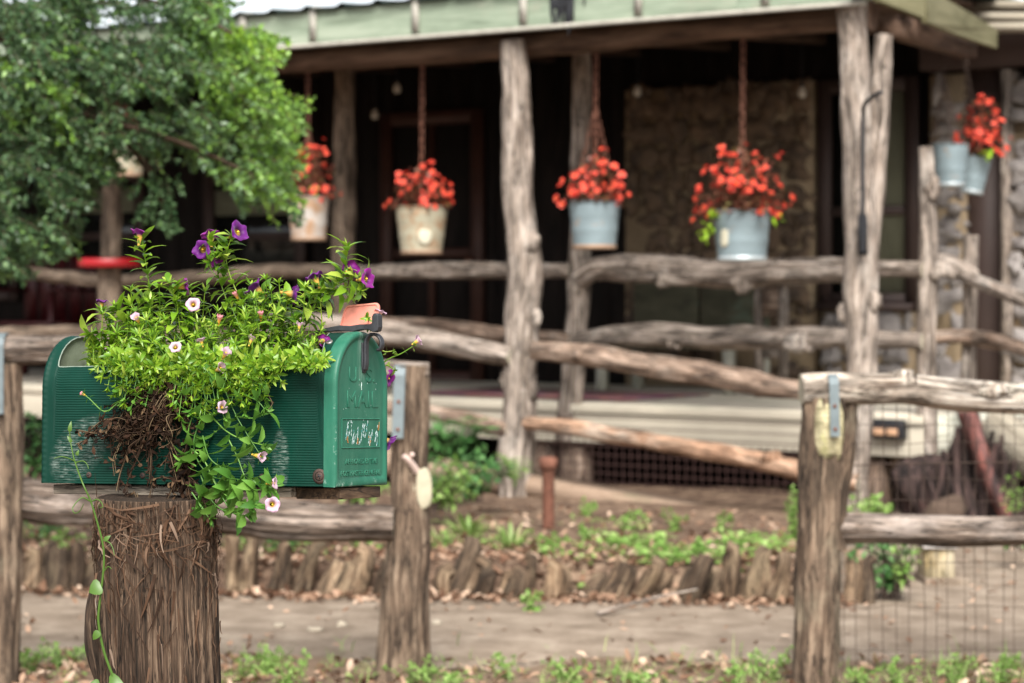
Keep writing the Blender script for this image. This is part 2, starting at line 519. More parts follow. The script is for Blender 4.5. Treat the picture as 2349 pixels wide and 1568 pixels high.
def opening(name, u0, u1, v0, v1, n, fm, fw, rails=(), muntins=(), door=False):
    x0, x1 = TX(u0, n), TX(u1, n); z1, z0 = FL((u0 + u1) / 2, v0, n).z, FL((u0 + u1) / 2, v1, n).z
    mb = MB(); box(mb, x0 + fw * .5, x1 - fw * .5, n + .03, n + .045, z0, z1, axis='z')
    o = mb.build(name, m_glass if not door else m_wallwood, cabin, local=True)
    mb = MB()
    box(mb, x0, x0 + fw, n - .02, n + .028, z0, z1, axis='z'); box(mb, x1 - fw, x1, n - .02, n + .028, z0, z1, axis='z')
    box(mb, x0 + fw, x1 - fw, n - .018, n + .027, z1 - fw, z1); box(mb, x0 + fw, x1 - fw, n - .018, n + .027, z0, z0 + fw)
    for f in rails: box(mb, x0 + fw, x1 - fw, n - .01, n + .025, z0 + (z1 - z0) * f - fw * .35, z0 + (z1 - z0) * f + fw * .35)
    for f in muntins: box(mb, x0 + (x1 - x0) * f - fw * .25, x0 + (x1 - x0) * f + fw * .25, n - .008, n + .024, z0 + fw, z1 - fw, axis='z')
    mb.build('frame', fm, o, local=True)
    return o
d = opening('door', 875, 1108, 255, 882, NW, m_redtrim, .10, (.48,), (.5,), True)
mb = MB(); rock(mb, FL(1085, 600, NW) + Vector((0, -.05, 0)), .03, .03, .03); mb.build('handle', m_rust, d, local=True)
w = opening('window', 1878, 2108, 180, 705, NW, m_trim, .09, (.42,))
mb = MB()
x0, x1 = TX(2008, NW), TX(2088, NW)
for i in range(14):
    f0, f1 = i / 14, (i + 1) / 14
    box(mb, x0 + (x1 - x0) * f0, x0 + (x1 - x0) * f1 - .002, NW + .012 + .008 * (i % 2), NW + .026, FL(2050, 690, NW).z, FL(2050, 195, NW).z, axis='z')
mb.build('curtain', m_curtain, w, local=True)
mb = MB(); box(mb, TX(1885, NW), TX(2104, NW), NW - .1, NW + .02, FL(1990, 712, NW).z, FL(1990, 696, NW).z); mb.build('sill', m_trim, w, local=True)
for (u0, u1) in ((470, 700), (140, 330), (-200, 40)):
    w = opening('window', u0, u1, 395, 690, NW, m_trim, .09, (.5,))
    mb = MB(); z1 = FL((u0 + u1) / 2, 405, NW).z
    box(mb, TX(u0, NW) + .1, TX(u1, NW) - .1, NW + .008, NW + .02, z1 - .30, z1 - .1); mb.build('curtain', m_curtain, w, local=True)
# deck -----------------------------------------------------------------
XD = TX(2122, 0)
mb = MB()
n = -.01
while n < NW - .02:
    box(mb, XL, XD, n, n + .1385, FZ - .03, FZ + U(-.001, .001)); n += .14
deck = mb.build('porch_floor', m_board, cabin, local=True)
mb = MB(); box(mb, XL, XD + .02, -.055, -.015, FZ - .225, FZ - .006); box(mb, XL, XD + .03, -.075, -.056, FZ - .05, FZ - .004)
m_rim = plain('chalky_cream_board', (.50, .45, .36), .85, .22, 2.5, 0, .2, .2, .004)
mb.build('rim_board', m_rim, cabin, local=True, bevel=.004)
mb = MB(); box(mb, XD + .002, XD + .04, -.012, NW - .2, FZ - .26, FZ - .008, axis='y'); mb.build('end_rim_board', m_mossboard, cabin, local=True)
mb = MB()
for i in range(9):           # joists seen from below
    box(mb, XL + .3, XD - .05, .15 + .24 * i, .19 + .24 * i, FZ - .22, FZ - .032)
mb.build('floor_joists', m_wallwood, cabin, local=True)
mb = MB(); beam(mb, FW(2085, 1005, .05) + Vector((0, 0, -.02)), FW(2000, 1120, .35), .09, .16); mb.build('brace', m_rampw, cabin)
for u, v1 in ((1315, 1105), (1240, 1100), (1995, 1140), (760, 1080)):
    p = FL(u, 1020, .02); mb = MB(); box(mb, p.x - .08, p.x + .08, -.01, .14, -.05, FZ - .226, axis='z'); mb.build('floor_pier', m_logwarm, cabin, local=True)
# welded mesh that closes off the space below the floor
mb = MB()
x0, x1 = TX(1205, -.1), TX(1960, -.1)
x = x0
while x < x1:
    tube(mb, [(x, -.1, .0), (x, -.1, FZ - .2)], .0028, 4, caps=False); x += .053
for i in range(10): tube(mb, [(x0, -.1, .02 + .053 * i), (x1, -.1, .02 + .053 * i)], .0028, 4, caps=False)
mb.build('skirt_mesh', plain('dull_mesh_wire', (.07, .035, .03), .8, .3, 10, 0, .3, 0), cabin, local=True)
mb = MB(); box(mb, XL, 2.9, 1.4, 1.45, -.1, FZ - .24); mb.build('crawlspace_shade_sheet', m_wallwood, cabin, local=True)  # added dark sheet standing in for the shade under the floor

# posts ----------------------------------------------------------------
def post(pts, radii, mat=None, seg=18, knots=(), par=cabin, name='porch_post', top=True, lump=.18, ridge=.14):
    mb = MB()
    P = spline(pts, .03); seg = seg + 12
    n = len(radii)
    def rad(f):
        q = f * (n - 1); i = min(int(q), n - 2); return radii[i] + (radii[i + 1] - radii[i]) * (q - i)
    tube(mb, P, rad, seg, lump=lump, lfreq=5, ridge=ridge, rfreq=3.5, capm=1)
    for p, r in knots: rock(mb, p, r * .8, r * .55, r * 1.3, amp=.9, seg=14, rings=8)
    return mb.build(name, [mat or m_log, m_cut], par)
pxm = 13.2 / F
P1 = [FW(1180, 1185, -1), FW(1188, 1000, -1), FW(1193, 860, -1), FW(1198, 720, -1), FW(1204, 600, -1), FW(1192, 480, -1), FW(1187, 350, -1), FW(1184, 220, -1), FW(1177, 95, -1)]
o = post(P1, [38 * pxm, 39 * pxm, 37 * pxm, 36 * pxm, 38 * pxm, 34 * pxm, 34 * pxm, 33 * pxm, 27 * pxm], None, 20,
     [(FW(1222, 555, -1.03), .045), (FW(1232, 728, -1.03), .03), (FW(1160, 870, -1.03), .04), (FW(1222, 890, -1), .04), (FW(1170, 290, -1.05), .035)])
px2 = 12.1 / F
Mx = m_log
CPt = [FW(1962, 1175, -1), FW(1966, 1000, -1), FW(1975, 860, -1), FW(1978, 700, -1), FW(1974, 560, -1), FW(1968, 400, -1), FW(1962, 230, -1), FW(1953, 15, -1)]
corner = post(CPt, [30 * px2, 32 * px2, 36 * px2, 38 * px2, 37 * px2, 33 * px2, 33 * px2, 33 * px2], Mx, 20,
     [(FW(1936, 720, -1.02), .035), (FW(2006, 690, -1.02), .04), (FW(1985, 800, -1.05), .03)])
post([FW(1990, 640, -.96), FW(2002, 480, -.93), FW(2014, 300, -.9), FW(2026, 80, -.88)], [20 * px2, 23 * px2, 24 * px2, 21 * px2], Mx, 14, par=corner, name='forked_branch')
post([FW(1300, 1010, -.02), FW(1314, 860, -.02), FW(1324, 740, -.02), FW(1330, 600, -.02), FW(1333, 400, -.02), FW(1334, 110, -.02)], [29 * pxm, 29 * pxm, 27 * pxm, 25 * pxm, 24 * pxm, 22 * pxm], Mx, 16, ridge=.1)
pl = 15.3 / F
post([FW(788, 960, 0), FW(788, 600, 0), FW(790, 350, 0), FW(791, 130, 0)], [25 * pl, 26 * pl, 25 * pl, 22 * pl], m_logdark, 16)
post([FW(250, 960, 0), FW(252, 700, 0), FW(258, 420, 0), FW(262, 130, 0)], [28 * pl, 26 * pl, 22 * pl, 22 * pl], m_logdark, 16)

# ------------------------------------------------------------------ porch railing
rail_t = thing('porch_railing', 'peeled log railing with two rails running along the porch floor edge', 'railing', FW(1325, 940, 0))
def rail(pts, r, par, mat=None, knots=(), seg=14, name='rail', lump=.14, capm=True):
    mb = MB(); P = spline(pts, .03); seg = seg + 12
    rr = r if not isinstance(r, (list, tuple)) else (lambda f: r[min(int(f * (len(r) - 1)), len(r) - 2)] + (r[min(int(f * (len(r) - 1)), len(r) - 2) + 1] - r[min(int(f * (len(r) - 1)), len(r) - 2)]) * (f * (len(r) - 1) - min(int(f * (len(r) - 1)), len(r) - 2)))
    tube(mb, P, rr, seg, lump=lump * 1.3, lfreq=5, ridge=.15, rfreq=3.5, capm=1)
    for p, q in knots: rock(mb, p, q * 1.3, q * .6, q * .8, amp=.9, seg=14, rings=8)
    return mb.build(name, [mat or m_log, m_cut], par)
q = 13.9 / F
rail([FW(1330, 640, -.06), FW(1380, 615, -.07), FW(1480, 618, -.07), FW(1640, 628, -.07), FW(1780, 624, -.07), FW(1860, 620, -.07), FW(1950, 622, -.07)], [22 * q, 30 * q, 33 * q, 32 * q, 34 * q, 29 * q, 27 * q], rail_t, None,
     [(FW(1528, 640, -.12), .05), (FW(1705, 650, -.13), .05), (FW(1480, 608, -.1), .04)])
rail([FW(820, 628, -.06), FW(900, 624, -.06), FW(1050, 620, -.06), FW(1180, 622, -.06), FW(1310, 622, -.06)], [17 * q, 21 * q, 22 * q, 19 * q, 17 * q], rail_t, None)
rail([FW(510, 632, -.06), FW(640, 622, -.06), FW(770, 622, -.06), FW(830, 626, -.06)], 19 * q, rail_t, m_logdark)
rail([FW(-120, 610, -.06), FW(20, 622, -.06), FW(130, 634, -.06), FW(255, 646, -.06), FW(400, 640, -.06), FW(520, 632, -.06)], 16 * pl, rail_t, m_logdark)
rail([FW(-120, 770, -.06), FW(255, 760, -.06), FW(520, 772, -.06), FW(790, 745, -.06)], 16 * pl, rail_t, m_logdark)
rail([FW(800, 745, -.06), FW(960, 748, -.06), FW(1150, 768, -.06), FW(1310, 778, -.06)], [19 * q, 21 * q, 20 * q, 15 * q], rail_t, m_logwarm)
rail([FW(1320, 785, -.06), FW(1400, 772, -.06), FW(1500, 768, -.06), FW(1640, 774, -.06), FW(1800, 776, -.06), FW(1860, 776, -.06), FW(1980, 776, -.06)], [20 * q, 24 * q, 26 * q, 26 * q, 24 * q, 25 * q, 18 * q], rail_t, None,
     [(FW(1836, 790, -.12), .065), (FW(1545, 790, -.1), .035)])
q2 = 12.9 / F
rail([FW(1990, 618, -.04), FW(2060, 618, -.04), FW(2120, 620, -.04)], [20 * q2, 19 * q2, 20 * q2], rail_t)
rail([FW(1990, 780, -.04), FW(2060, 780, -.04), FW(2120, 782, -.04)], [20 * q2, 21 * q2, 22 * q2], rail_t)
post([FW(2128, 1040, .0), FW(2126, 860, .0), FW(2126, 700, .0), FW(2130, 560, .0), FW(2128, 440, .0), FW(2124, 338, .0)], [23 * q2, 22 * q2, 22 * q2, 23 * q2, 19 * q2, 16 * q2], Mx, 14, [(FW(2142, 430, -.02), .045)], rail_t, 'post')
post([FW(1312, 940, -.02), FW(1322, 700, -.04)], [20 * q2, 18 * q2], Mx, 12, par=rail_t, name='post')
# handrails of the steps at the right-hand end
step_t = thing('step_handrail', 'short log handrail sloping down beside the steps at the porch corner', 'handrail', FW(2222, 1000, .15))
post([FW(2222, 1040, .15), FW(2220, 860, .15), FW(2224, 700, .15), FW(2226, 540, .15)], [14 * q2, 17 * q2, 17 * q2, 17 * q2], Mx, 12, par=step_t, name='post')
rail([FW(2120, 608, .03), FW(2165, 605, .05), FW(2200, 618, .08), FW(2236, 640, .1)], [20 * q2, 22 * q2, 22 * q2, 19 * q2], step_t, None, [(FW(2165, 625, 0), .05)])
rail([FW(2210, 632, .08), FW(2280, 662, -.1), FW(2360, 694, -.3), FW(2460, 735, -.5)], [16 * q2, 15 * q2, 15 * q2, 15 * q2], step_t)
rail([FW(2120, 778, .03), FW(2180, 772, .05), FW(2240, 776, .08), FW(2300, 786, -.1), FW(2370, 808, -.3), FW(2460, 830, -.5)], [14 * q2, 18 * q2, 19 * q2, 15 * q2, 15 * q2, 15 * q2], step_t, m_logwarm)
post([FW(2450, 1150, -.5), FW(2450, 700, -.5)], [17 * q2, 15 * q2], Mx, 12, par=step_t, name='post')
st = thing('porch_steps', 'grey board steps leading down from the right end of the porch', 'steps', FW(2300, 1150, .1))
for n in (-.2, .75):
    mb = MB(); beam(mb, FW(2262, 965, n), FW(2440, 1105, n), .045, .22); mb.build('stringer', m_stringer, st)
for i in range(3):
    a = FL(2300 + 45 * i, 962 + 42 * i, .3); mb = MB(); box(mb, a.x - .02, a.x + .28, -.17, .72, a.z - .03, a.z, MH, axis='y'); mb.build('tread', m_board, st)
# ------------------------------------------------------------------ ramp in front of the porch
ramp_t = thing('access_ramp', 'sloping tan wooden ramp in front of the porch with rough log handrails', 'ramp', FW(1500, 1180, -.6))
A, B = FL(700, 985, -.55), FL(1850, 1226, -.55)
A = Vector((A.x, -.55, .47)); 
B = FL(1840, 1222, -.55)
mb = MB(); beam(mb, FW(690, 1008, -.84), FW(1860, 1216, -.84), .22, .05); mb.build('ramp_deck', m_rampw, ramp_t)
mb = MB(); tube(mb, spline([FW(690, 1022, -.97), FW(1000, 1078, -.97), FW(1212, 1116, -.97), FW(1500, 1166, -.97), FW(1860, 1230, -.97)], .05), lambda f: .095 - .04 * min(1, f * 1.6), 14, lump=.1, ridge=.06); mb.build('ramp_edge', m_rampw, ramp_t)
rail([FW(1226, 806, -1.08), FW(1340, 815, -1.08), FW(1480, 838, -1.08), FW(1640, 862, -1.08), FW(1760, 884, -1.08), FW(1850, 898, -1.08), FW(1975, 915, -1.06)], [22 * q2, 25 * q2, 25 * q2, 27 * q2, 25 * q2, 20 * q2, 18 * q2], ramp_t, m_logwarm, [(FW(1330, 815, -1.12), .035)], name='handrail')
rail([FW(690, 740, -1.08), FW(800, 752, -1.08), FW(900, 766, -1.08), FW(1030, 790, -1.08), FW(1175, 818, -1.08)], [22 * q, 25 * q, 27 * q, 26 * q, 20 * q], ramp_t, None, name='handrail')
rail([FW(1205, 972, -1.08), FW(1300, 980, -1.08), FW(1420, 1000, -1.08), FW(1560, 1025, -1.08), FW(1700, 1050, -1.08), FW(1830, 1080, -1.08), FW(1970, 1110, -1.06)], [14 * q2, 19 * q2, 18 * q2, 19 * q2, 19 * q2, 21 * q2, 17 * q2], ramp_t, wood('red_cedar_bark_rail', (.07, .035, .02), (.27, .15, .09), (.46, .31, .215), 45, 2.5, 5, (.42, .34, .27)), [(FW(1775, 1050, -1.1), .035)], name='handrail')
rail([FW(640, 920, -1.05), FW(860, 935, -1.05), FW(1000, 950, -1.05), FW(1170, 985, -1.05)], 17 * q, ramp_t, m_logwarm, name='handrail')
for u in (640, 700):
    post([FW(u, 1120, -1), FW(u, 900, -1), FW(u, 720, -1)], [.07, .07, .06], Mx, 12, par=ramp_t, name='post')
# ------------------------------------------------------------------ hanging things
m_buckets = {}
def bucketmat(kind):
    if kind in m_buckets: return m_buckets[kind]
    m, nt, b, o = newmat('bucket_zinc_' + kind)
    v = lcnode(nt)
    base = {'rust': (.46, .42, .38), 'cream': (.40, .37, .27), 'blue': (.215, .275, .295)}[kind]
    c = ramp(nt, noi(nt, v, 9, 5, .6), [(.3, tuple(x * .78 for x in base)), (.7, base)])
    amt = {'rust': .44, 'cream': .47, 'blue': .60}[kind]
    c = mix(nt, ramp(nt, noi(nt, v, 13, 6, .7), [(amt, 0.0), (amt + .14, .9)]), c, (.33, .19, .10))
    nt.links.new(c, b.inputs['Base Color'])
    b.inputs['Metallic'].default_value = .15; b.inputs['Roughness'].default_value = .5
    m_buckets[kind] = m; return m
m_rustrim = plain('rust_stained_rim', (.36, .24, .16), .7, .4, 20, .2, .3, .1)
def chain(mb, a, b, r=.0036, link=.058):
    a, b = Vector(a), Vector(b); L = (b - a).length; n = max(2, int(L / (link * .78))); t = (b - a).normalized()
    x = t.orthogonal().normalized(); y = t.cross(x)
    for i in range(n):
        c = a + t * (L * (i + .5) / n); s = x if i % 2 else y
        ring = [c + t * (math.cos(2 * PI * k / 10) * link * .5) + s * (math.sin(2 * PI * k / 10) * link * .24) for k in range(11)]
        tube(mb, ring, r, 5, caps=False)
m_bleaf = foliage('begonia_leaf', [(0, (.06, .035, .018)), (.5, (.17, .07, .04)), (.8, (.28, .08, .055)), (1, (.18, .20, .07))], .35, .25)
m_bflow = foliage('begonia_petal', [(0, (.60, .018, .018)), (.6, (.82, .06, .04)), (1, (.88, .17, .12))], .5, .3, None, .3)
m_lime = foliage('lime_leaf', [(0, (.25, .45, .02)), (1, (.45, .68, .05))], .45, .4)
m_bcent = plain('begonia_centre', (.75, .35, .03), .6, .2, 40)
def begonia_mesh(seed):
    r = random.Random(seed); mb = MB()
    for q in range(5):
        a = q * 2 * PI / 5 + r.uniform(-.2, .2); d = Vector((math.cos(a), math.sin(a), r.uniform(.3, .7)))
        leaf(mb, (0, 0, 0), d, (0, 0, 1), r.uniform(.017, .023), .019, .3, .2, shape=((0, .4), (.5, 1), (.85, .75), (1, .2)))
    for q in range(3):
        a = q * 2.1 + .4; leaf(mb, (0, 0, .002), Vector((math.cos(a), math.sin(a), 1.6)), (0, 0, 1), .014, .013, .1, .3, shape=((0, .4), (.6, 1), (1, .3)))
    rock(mb, (0, 0, .006), .0035, .0035, .004, seg=6, rings=4, m=1)
    o = mb.build('blossom', [m_bflow, m_bcent]); me = o.data; bpy.data.objects.remove(o); return me
BM = [begonia_mesh(i) for i in range(4)]
def bucket(u, v0, v1, w0, w1, n, kind, label, chain_top, split_v=None, tilt=0.0, spot=None):
    base = FW(u, v1, n); y = base.y; k = y / F
    H = (v1 - v0) * k; r0, r1 = w0 * .5 * k, w1 * .5 * k
    M = Matrix.Translation(base) @ Matrix.Rotation(tilt, 4, 'Y')
    t = thing('hanging_bucket', label, 'flower bucket', M, 'galvanised flower buckets hung along the porch eave')
    mb = MB()
    prof = [(0.001, .006), (r1 * .96, .006), (r1 * .99, .0), (r1 * 1.02, .004), (r1, .014)]
    for i in range(1, 15):
        f = i / 14; prof.append((r1 + (r0 - r1) * f + (.003 if i in (5, 10, 12) else 0), H * f * .985 + .012))
    prof += [(r0 * 1.03, H), (r0 * 1.03, H + .006), (r0 * .985, H + .005), (r0 * .95, H - .06)]
    lathe(mb, prof, 36, M)
    mb.build('pail', bucketmat(kind), t)
    mb = MB(); lathe(mb, [(r1 * 1.005, .022), (r1 * 1.03, .01), (r1 * 1.02, -.003), (r1 * .95, -.004)], 36, M); mb.build('base_rim', m_rustrim if kind != 'blue' or u < 1500 else m_zinc, t)
    mb = MB(); lathe(mb, [(r0 * .97, H - .03), (r0 * .5, H - .015), (.001, H - .01)], 20, M); mb.build('soil', m_soil, t)
    if spot:
        mb = MB(); c = M @ Vector((0, 0, 0)); su, sv, sw, sh = spot
        p = FW(su, sv, n) ; dirc = Vector((p.x - base.x, 0, 0)); rr = r1 + (r0 - r1) * ((v1 - sv) / (v1 - v0))
        off = p.x - base.x; p = Vector((p.x, base.y - math.sqrt(max(rr * rr - off * off, 0)) - .002, p.z))
        rock(mb, p, sw * k, .005, sh * k, Matrix.Rotation(math.asin(max(-.95, min(.95, off / rr))), 3, 'Z'), 12, 6, .2)
        mb.build('paint_spot', plain('white_paint_spot', (.50, .47, .36), .6, .15, 20, 0, .3, 0), t)
    top = Vector(chain_top); mb = MB()
    sp = M @ Vector((0, 0, H)) ; sz = split_v if split_v is not None else .5
    node = top.lerp(Vector((sp.x, sp.y, sp.z)), sz)
    chain(mb, top, node)
    for a in (.5, 2.6, 4.7): chain(mb, node, M @ Vector((r0 * math.cos(a), r0 * math.sin(a), H)), .003)
    tube(mb, [top + Vector((0, 0, .1)), top + Vector((0, 0, .03)), top + Vector((.015, 0, .005)), top + Vector((0, 0, -.012)), top + Vector((-.015, 0, .004))], .004, 6)
    mb.build('chain', m_rust if u < 2100 else m_wire, t)
    return M, H, r0
def begonia(M, H, r0, label, spread, height, lean=(0, 0), nfl=34, nlf=150, seed=1, lime=()):
    rnd = random.Random(seed)
    c = M @ Vector((0, 0, H - .012))
    t = thing('begonia_plant', label, 'begonia', c, 'red begonias in the hanging buckets')
    ms, ml = MB(), MB(); fl = []
    i = 0
    while len(fl) < nfl:
        d = Vector((rnd.gauss(0, 1), rnd.gauss(0, 1), abs(rnd.gauss(0, .9)) + .05)).normalized(); q = rnd.uniform(.62, 1.08)
        p = c + Vector((d.x * spread * q + lean[0] * q, d.y * spread * .9 * q, d.z * height * q + lean[1] * q + .005))
        fl.append((p, d))
    for p, d in fl:
        root = c + Vector((d.x * r0 * .6, d.y * r0 * .6, -.01))
        tube(ms, spline([root, root.lerp(p, .5) + Vector((0, 0, .02)), p], .03), .0025, 5, caps=False)
        for k in range(2):
            pp = p + Vector((rnd.uniform(-.05, .05), rnd.uniform(-.05, .05), rnd.uniform(-.045, .045)))
            dd = d + Vector((rnd.uniform(-.6, .6), rnd.uniform(-.9, .1), rnd.uniform(-.1, .6)))
            inst('blossom', rnd.choice(BM), t, aim(dd, rnd.uniform(0, 6), pp, rnd.uniform(.85, 1.35)))
    for k in range(nlf):
        d = Vector((rnd.gauss(0, 1), rnd.gauss(0, 1), abs(rnd.gauss(0, .8)))).normalized(); q = rnd.uniform(.3, .98)
        p = c + Vector((d.x * spread * q + lean[0] * q, d.y * spread * q, d.z * height * q + lean[1] * q))
        leaf(ml, p, d + Vector((rnd.uniform(-.5, .5), rnd.uniform(-.5, .5), rnd.uniform(-.3, .2))), (0, 0, 1), rnd.uniform(.025, .045), rnd.uniform(.022, .034), .3, .2, shape=((0, .4), (.35, 1), (.75, .85), (1, .1)))
    ms.build('stems', m_bleaf, t); ml.build('leaves', m_bleaf, t)
    for (p, n) in lime:
        mb = MB()
        if 1:
            for k in range(n): leaf(mb, Vector(p) + Vector((U(-.025, .025), U(-.025, .025), U(-.03, .03))), rdir() + Vector((0, -.2, -.3)), (0, 0, 1), U(.025, .04), U(.018, .028), .3, .2)
        mb.build('lime_sprig', m_lime, t)
eave = lambda u, n=-.85: FW(u, 128, n)
def ctop(u, v, n): return FW(u, v, n)
NB = -.85
b1 = bucket(708, 455, 552, 94, 80, NB, 'rust', 'rust-streaked whitish bucket hanging beside the dark post and the tree branches', ctop(706, 125, NB), .55)
b2 = bucket(967, 478, 583, 120, 94, NB, 'cream', 'cream and rust bucket with a pale round spot hanging before the dark door', ctop(969, 118, NB), .72, 0, (976, 545, 16, 17))
b3 = bucket(1364, 467, 571, 117, 98, NB, 'blue', 'blue-grey bucket with rust-stained base hanging over the leaning railing post', ctop(1368, 92, NB), .42)
b4 = bucket(1702, 487, 598, 131, 112, NB, 'blue', 'widest blue-grey bucket with a white spot hanging before the stone wall', ctop(1705, 52, NB), .68, 0, (1655, 548, 12, 22))
b5 = bucket(2180, 335, 428, 84, 66, .75, 'blue', 'ribbed zinc bucket partly hidden by the top of the pale corner post', FW(2158, 112, .75), .35)
b6 = bucket(2228, 362, 444, 70, 52, 1.35, 'blue', 'tilted zinc bucket with red flowers hanging behind another at the cabin corner', FW(2210, 95, 1.35), .3, .14)
b7 = bucket(292, 322, 405, 84, 70, NB, 'cream', 'pale bucket showing through the lower tree branches above the red table', ctop(290, 140, NB), .6)
b8 = bucket(95, 325, 402, 80, 66, NB, 'cream', 'pale bucket almost covered by leaves near the tree side edge', ctop(95, 145, NB), .6)
begonia(*b1, 'sparse red begonia with a tall side stem in the rust-streaked bucket by the tree', .15, .31, (.035, .0), 30, 260, 21, [(FW(728, 438, NB - .1), 5)])
begonia(*b2, 'rounded red begonia in the cream and rust bucket before the door', .165, .25, (0, 0), 48, 420, 22)
begonia(*b3, 'red begonia with a flower drooping over the rim above the leaning railing post', .165, .29, (.0, .0), 46, 380, 23)
begonia(*b4, 'widest red begonia with lime leaves trailing at its side in the largest bucket', .23, .34, (.0, 0), 50, 600, 24, [(FW(1640, 490, NB - .15), 12), (FW(1622, 525, NB - .17), 10), (FW(1612, 540, NB - .17), 6), (FW(1780, 505, NB - .1), 5)])
begonia(*b6, 'tall upright red begonia in the tilted bucket beside the brown cabin panel', .14, .36, (.03, .03), 46, 320, 25, [(FW(2268, 352, 1.25), 10)])

# iron hanger on the corner post
hk = MB()
tube(hk, spline([FW(1979, 578, -1.13), FW(1979, 480, -1.13), FW(1979, 380, -1.13), FW(1980, 262, -1.13), FW(1985, 238, -1.16), FW(2008, 218, -1.2), FW(2022, 212, -1.22)], .03), .011, 8)
tube(hk, spline([FW(2008, 218, -1.2), FW(2014, 222, -1.2), FW(2012, 232, -1.2)], .01), .007, 6)
box(hk, -.022, .022, -.006, .006, -.1, .1, Matrix.Translation(FW(1979, 540, -1.115)))
tag(hk.build('iron_hanger', m_black, origin=FW(1979, 578, -1.13)), 'black iron plant hanger screwed to the forked corner post', 'plant hanger')
hk = MB()
tube(hk, spline([FW(2158, 20, .55), FW(2163, 60, .5), FW(2166, 80, .5), FW(2160, 92, .5), FW(2148, 88, .5)], .015), .014, 8)
tag(hk.build('bent_hook', m_white, origin=FW(2158, 20, .55)), 'white bent hook hanging from the olive board at the porch roof corner', 'hook')
# little bulbs under the ceiling
for u, v, n, lb in ((1840, 215, 1.9, 'small clear light bulb hanging by the stone wall edge'), (911, 205, 1.2, 'small clear light bulb hanging above the dark door'), (860, 265, 1.6, 'small clear light bulb hanging left of the dark door'), (1462, 212, 1.6, 'small clear light bulb hanging right of the leaning railing post')):
    p = FW(u, v, n); t = thing('light_bulb', lb, 'light bulb', p, 'string of porch bulbs')
    mb = MB(); lathe(mb, [(.001, -.03), (.022, -.022), (.028, 0), (.02, .025), (.011, .04), (.011, .05)], 14, Matrix.Translation(p)); mb.build('globe', plain('frosted_bulb', (.55, .5, .42), .25, .1, 9, 0, .5, 0), t)
    mb = MB(); lathe(mb, [(.013, .04), (.014, .075), (.001, .076)], 10, Matrix.Translation(p)); tube(mb, [p + Vector((0, 0, .075)), p + Vector((0, 0, .9))], .003, 5); mb.build('socket', m_black, t)
# furniture on the porch
m_bench = wood('mossy_green_bench', (.035, .034, .022), (.06, .058, .036), (.09, .085, .055), 9, 2, 3, (.11, .16, .12), blots=False, crack=False)
t = thing('bench', 'mossy green-brown wooden settle with a tall back against the stone wall', 'bench', FW(1570, 880, 1.7))
x0, x1 = TX(1425, 1.7), TX(1732, 1.7)
zt, zs = FL(1570, 650, 1.7).z, FL(1570, 775, 1.7).z
xm = (x0 + x1) / 2
for a, b in ((x0, xm - .012), (xm + .012, x1)):
    mb = MB(); box(mb, a, b, 1.85, 1.89, zs - .02, zt, MH); mb.build('backrest', m_bench, t, bevel=.006)
mb = MB(); box(mb, x0, x1, 1.4, 1.9, zs - .07, zs - .03, MH); mb.build('seat', m_bench, t)
for x in (x0 + .03, x1 - .03):
    for n in (1.43, 1.86): mb = MB(); box(mb, x - .03, x + .03, n - .03, n + .03, FZ, zs - .07, MH, axis='z'); mb.build('leg', m_mossboard, t)
t = thing('ladder_stool', 'weathered grey stepladder shelf standing behind the log rails beside the bench', 'step stool', FW(1765, 870, 1.2))
x0, x1 = TX(1730, 1.2), TX(1802, 1.2); z0, z1 = FZ, FL(1765, 655, 1.2).z
for x in (x0, x1 - .05):
    mb = MB(); box(mb, x, x + .05, 1.2, 1.24, z0, z1, MH, axis='z'); mb.build('upright', m_log, t)
for i, (za, zb) in enumerate(((z1 - .19, z1), (z1 - .32, z1 - .28), (z0 + .24, z0 + .3), (z0 + .05, z0 + .1))):
    mb = MB(); box(mb, x0 + .052, x1 - .052, 1.205, 1.235 + (.1 if i else 0), za, zb, MH); mb.build('shelf' if i else 'top_panel', m_logwarm if not i else m_log, t)
mb = MB(); box(mb, x0 - .03, x1 + .05, 1.16, 1.45, z1 + .002, z1 + .035, MH); mb.build('top_shelf', m_log, t)
t = thing('red_table', 'round red-topped table on a log base standing in front of the porch post', 'table', FW(250, 905, -.45))
p = FW(252, 603, -.45); top = MB(); lathe(top, [(.001, .0), (.2, .0), (.205, .006), (.205, .05), (.2, .056), (.001, .057)], 32, Matrix.Translation(p - Vector((0, 0, .03)))); top.build('table_top', m_red, t)
mb = MB(); tube(mb, [Vector((p.x, p.y, .3)), Vector((p.x, p.y, .9)), p - Vector((0, 0, .03))], .08, 12, lump=.12); mb.build('log_base', m_logdark, t)
t = thing('red_chair', 'dark red slatted chair in the deep shade of the porch', 'chair', FW(80, 900, .9))
m_redd = plain('shade_darkened_red', (.05, .003, .004), .5, .3, 6, 0, .4, 0)  # red darkened so that the porch shade sits in the colour
xa, xb = TX(-20, .9), TX(150, .9); zs = FL(80, 738, .9).z
mb = MB(); box(mb, xa, xb, .75, 1.25, zs - .03, zs, MH); mb.build('seat', m_redd, t)
mb = MB()
for i in range(5): box(mb, xa + (xb - xa) * (i + .1) / 5, xa + (xb - xa) * (i + .9) / 5, 1.22, 1.24, zs, zs + .5, MH, axis='z')
mb.build('backrest', m_redd, t)
for x in (xa + .02, xb - .02):
    for n in (.78, 1.22): mb = MB(); box(mb, x - .02, x + .02, n - .02, n + .02, FZ, zs + (.22 if n < 1 else -.03), MH, axis='z'); mb.build('leg', m_redd, t)
    mb = MB(); box(mb, x - .03, x + .03, .74, 1.26, zs + .222, zs + .25, MH); mb.build('armrest', m_redd, t)
